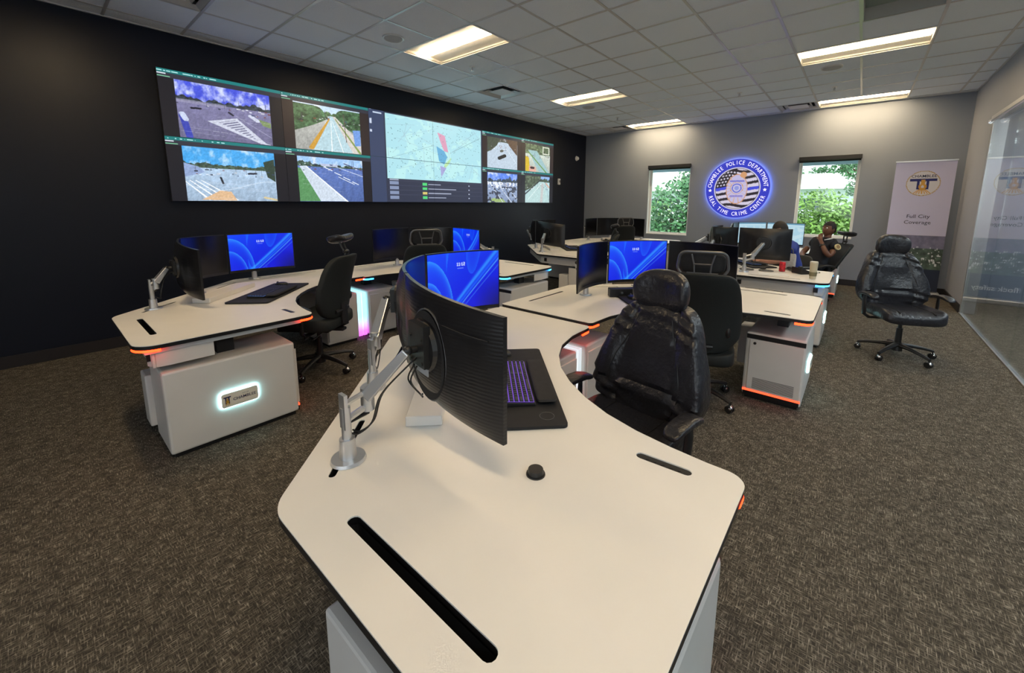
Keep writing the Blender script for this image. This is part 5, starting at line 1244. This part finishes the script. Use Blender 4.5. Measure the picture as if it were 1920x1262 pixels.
arm_skin('arm', [((-.07, -.232, .86), .045), ((0, -.25, .76), .044), ((.10, -.16, .74), .040), ((.18, -.06, .72), .031), ((.21, -.02, .72), .026)], (.7, .6, -.1), (0, 0, 1), (.6, -.7, 0), 20, 1, M_skinB)
q = MB(); R_o = Vector((-.085, .276, .905)); nrm = Vector((.05, 1, .35)).normalized(); a1 = nrm.orthogonal().normalized(); a2 = nrm.cross(a1)
q.cyl(R_o-nrm*.012, R_o+nrm*.006, .046, .045, 28); p_ = q.build('shoulder_patch', srgbm('patch_cream', (214, 200, 150), .8), t)
q = MB(); q.cyl(R_o+nrm*.006, R_o+nrm*.008, .030, .030, 24); q.build('patch_centre', srgbm('patch_brown', (150, 120, 84), .8), p_)
q = MB(); c = Vector((.044, .14, .915)); d_ = Vector((-.15, -.5, .85)).normalized(); q.cyl(c-d_*.012, c+d_*.012, .040, .038, 24); q.build('wristwatch', M_black, t)
q = MB()
for k in range(2): q.tube([(-.02-.03*k, .095+.02*k, .995+.012*k), (-.05-.03*k, .13+.015*k, 1.01+.01*k), (-.10-.02*k, .15, 1.015+.01*k)], .008, 6)
q.build('collar_tab', srgbm('white_chevrons', (210, 214, 220), .6), t)
MB.xf = None
# person in blue, leaning over the desk behind the monitors
office_chair('fabric', (6.84, .74), 165, 'low-backed black chair under the person in blue, mostly hidden by monitors', head='none', seat_z=.46, back_h=.30)
MB.xf = person_xf((6.88, .66), 138)
t = thing('person', 'person in a blue shirt bending over the desk, mostly hidden behind a monitor', 'person', (0, 0, 0))
body = [((0, 0, .58), (.15, .14), -1), ((.06, 0, .72), (.15, .13), 0), ((.13, 0, .86), (.165, .125), 1), ((.19, 0, .97), (.17, .11), 2), ((.225, 0, 1.03), (.07, .065), 3),
        ((.20, .16, .98), .068, 3), ((.27, .24, .90), .060, 5), ((.20, -.16, .98), .068, 3), ((.27, -.24, .90), .060, 7)]
skin_mesh('blue_shirt', body, M_blueshirt, t)
legs = [((0, 0, .54), (.14, .12), -1), ((.06, .10, .55), (.095, .09), 0), ((.25, .13, .56), (.078, .076), 1), ((.40, .15, .56), (.060, .06), 2), ((.34, .15, .36), (.055, .055), 3), ((.28, .15, .12), (.04, .04), 4), ((.30, .15, .07), (.045, .04), 5), ((.42, .16, .045), (.038, .032), 6),
        ((.06, -.10, .55), (.095, .09), 0), ((.25, -.13, .56), (.078, .076), 8), ((.40, -.15, .56), (.060, .06), 9), ((.34, -.15, .36), (.055, .055), 10), ((.28, -.15, .12), (.04, .04), 11), ((.30, -.15, .07), (.045, .04), 12), ((.42, -.16, .045), (.038, .032), 13)]
skin_mesh('trousers', legs, M_navy, t)
skin_mesh('neck', [((.22, 0, 1.00), .056, -1), ((.245, 0, 1.06), .052, 0), ((.26, 0, 1.12), .05, 1)], M_skinA, t)
head(t, (.275, 0, 1.185), 0, -18, M_skinA)
arm_skin('arm', [((.29, .25, .88), .048), ((.36, .27, .79), .046), ((.50, .20, .775), .044), ((.64, .10, .77), .033), ((.69, .06, .765), .027)], (.75, -.45, -.03), (0, 0, 1), (.5, .8, 0), 12, -1, M_skinA)
arm_skin('arm', [((.29, -.25, .88), .046), ((.36, -.26, .80), .044), ((.50, -.15, .785), .042), ((.60, -.03, .785), .032), ((.62, .02, .79), .026)], (.5, .7, 0), (0, 0, 1), (-.7, .5, 0), 15, 1, M_skinA)
MB.xf = None
# things lying on that desk
DZ = .7315
t = thing('drink_can', 'red and white drink can on the desk beside the person in blue', 'can', (5.80, .67, DZ))
q = MB(); x, y = 5.80, .67; q.cyl((x, y, DZ), (x, y, DZ+.006), .026, .033, 24); q.cyl((x, y, DZ+.006), (x, y, DZ+.108), .033, .033, 24); q.cyl((x, y, DZ+.108), (x, y, DZ+.121), .033, .027, 24); q.build('body', srgbm('red_can_print', (196, 40, 50), .3, var=(30, .5)), t)
q = MB(); q.cyl((x, y, DZ+.121), (x, y, DZ+.123), .027, .027, 24); q.box(x-.004, x+.014, y-.006, y+.006, DZ+.123, DZ+.125); q.build('lid', M_silver, t)
t = thing('tumbler', 'tall beige tumbler standing near the blue corner light of the desk', 'tumbler', (5.46, .34, DZ))
q = MB(); x, y = 5.46, .34; q.cyl((x, y, DZ), (x, y, DZ+.175), .030, .038, 28); q.build('body', srgbm('beige_tumbler', (196, 186, 160), .4), t)
q = MB(); q.cyl((x, y, DZ+.175), (x, y, DZ+.19), .039, .036, 28); q.build('lid', srgbm('tumbler_lid', (210, 204, 186), .4), t)
q = MB(); q.cyl((x, y, DZ+.03), (x, y, DZ+.075), .0335, .0358, 28); q.build('printed_band', srgbm('olive_band', (120, 112, 84), .6), t)
t = thing('walkie_talkie', 'black two-way radio lying next to the red can', 'radio', (5.95, .58, DZ))
q = MB(); R = Matrix.Rotation(.5, 3, 'Z'); q.box(-.07, .07, -.03, .03, 0, .04, R=R, c=(5.95, .58, DZ)); q.build('body', M_black, t, smooth=False, bevel=.008)
q = MB(); q.cyl(R @ Vector((.07, .015, .02))+Vector((5.95, .58, DZ)), R @ Vector((.19, .015, .03))+Vector((5.95, .58, DZ)), .007, .004, 10); q.build('antenna', M_blacks, t)
q = MB(); q.cyl(R @ Vector((.07, -.012, .02))+Vector((5.95, .58, DZ)), R @ Vector((.085, -.012, .02))+Vector((5.95, .58, DZ)), .009, .009, 12); q.build('knob', M_silver, t)
t = thing('desk_phone', 'small black desk phone with a coiled cord, left of the tumbler', 'phone', (5.80, .47, DZ))
q = MB(); R = Matrix.Rotation(.8, 3, 'Z'); c = Vector((5.80, .47, DZ)); q.add([R @ Vector(v)+c for v in ((-.08, -.07, 0), (.08, -.07, 0), (.08, .07, 0), (-.08, .07, 0), (-.08, -.07, .02), (.08, -.07, .02), (.08, .07, .075), (-.08, .07, .075))], [(3, 2, 1, 0), (4, 5, 6, 7), (0, 1, 5, 4), (1, 2, 6, 5), (2, 3, 7, 6), (3, 0, 4, 7)]); q.build('body', M_black, t, smooth=False, bevel=.006)
q = MB(); f = lambda v: R @ Vector((v.x-.055, v.y, v.z+.068-.0*v.y+(.012 if abs(v.y) > .06 else 0)))+c; q.sq((.04, .19, .03), .5, .5, 20, 12, fn=f); q.build('handset', M_black, t)
q = MB(); q.tube([R @ Vector((-.05-.02*math.sin(k*.8)-.01*k/10, -.10-.006*k, .01+.006*(1+math.cos(k*1.9))))+c for k in range(16)], .003, 5); q.build('cord', M_black, t)
t = thing('tote_bag', 'pale grey bag standing on the desk behind the red can', 'bag', (6.08, .64, DZ))
q = MB(); q.sq((.10, .15, .20), .4, .5, 28, 16, fn=lambda v: (6.08+v[0]*(1-.8*max(0, v[2])/.1), .64+v[1], DZ+.10+v[2]+.006*math.sin(v[1]*60))); q.build('body', srgbm('pale_grey_cloth', (176, 174, 172), .9, bump=(40, .6)), t)
q = MB(); q.tube([(6.08, .60, DZ+.19), (6.08, .61, DZ+.25), (6.08, .64, DZ+.27), (6.08, .67, DZ+.25), (6.08, .68, DZ+.19)], .006, 6); q.build('handle', M_grey, t)
for k, (x, y, lb) in enumerate(((5.62, 1.02, 'leftmost loose cable coil on the desk in front of the person in blue'), (5.66, .82, 'loose dark cable coil nearest the red can on the desk'))):
    q = MB(); q.tube([(x+(.045+.006*math.sin(j))*math.cos(j*.55), y+(.075+.01*math.cos(j*1.3))*math.sin(j*.55), DZ+.003+.0006*j) for j in range(26)], .003, 5)
    tag(q.build('cable_coil', M_grey, smooth=True, loc=(x, y, DZ)), lb, 'cable', 'loose cable coils')
q = MB(); R = Matrix.Rotation(.25, 3, 'Z'); q.box(-.105, .105, -.148, .148, 0, .002, R=R, c=(5.50, .72, DZ)); tag(q.build('paper_sheet', mat('paper', (.8, .8, .8, 1), .8), smooth=False, loc=(5.50, .72, DZ)), 'white sheet of paper lying on the desk before the red can', 'paper')
q = MB(); q.sq((.05, .07, .02), .6, .6, 16, 8, fn=lambda v: (5.86+v[0], .88+v[1], DZ+.010+v[2])); tag(q.build('wallet', M_blacks, loc=(5.86, .88, DZ)), 'small black wallet lying on the desk between the cable coils and the monitor', 'wallet')
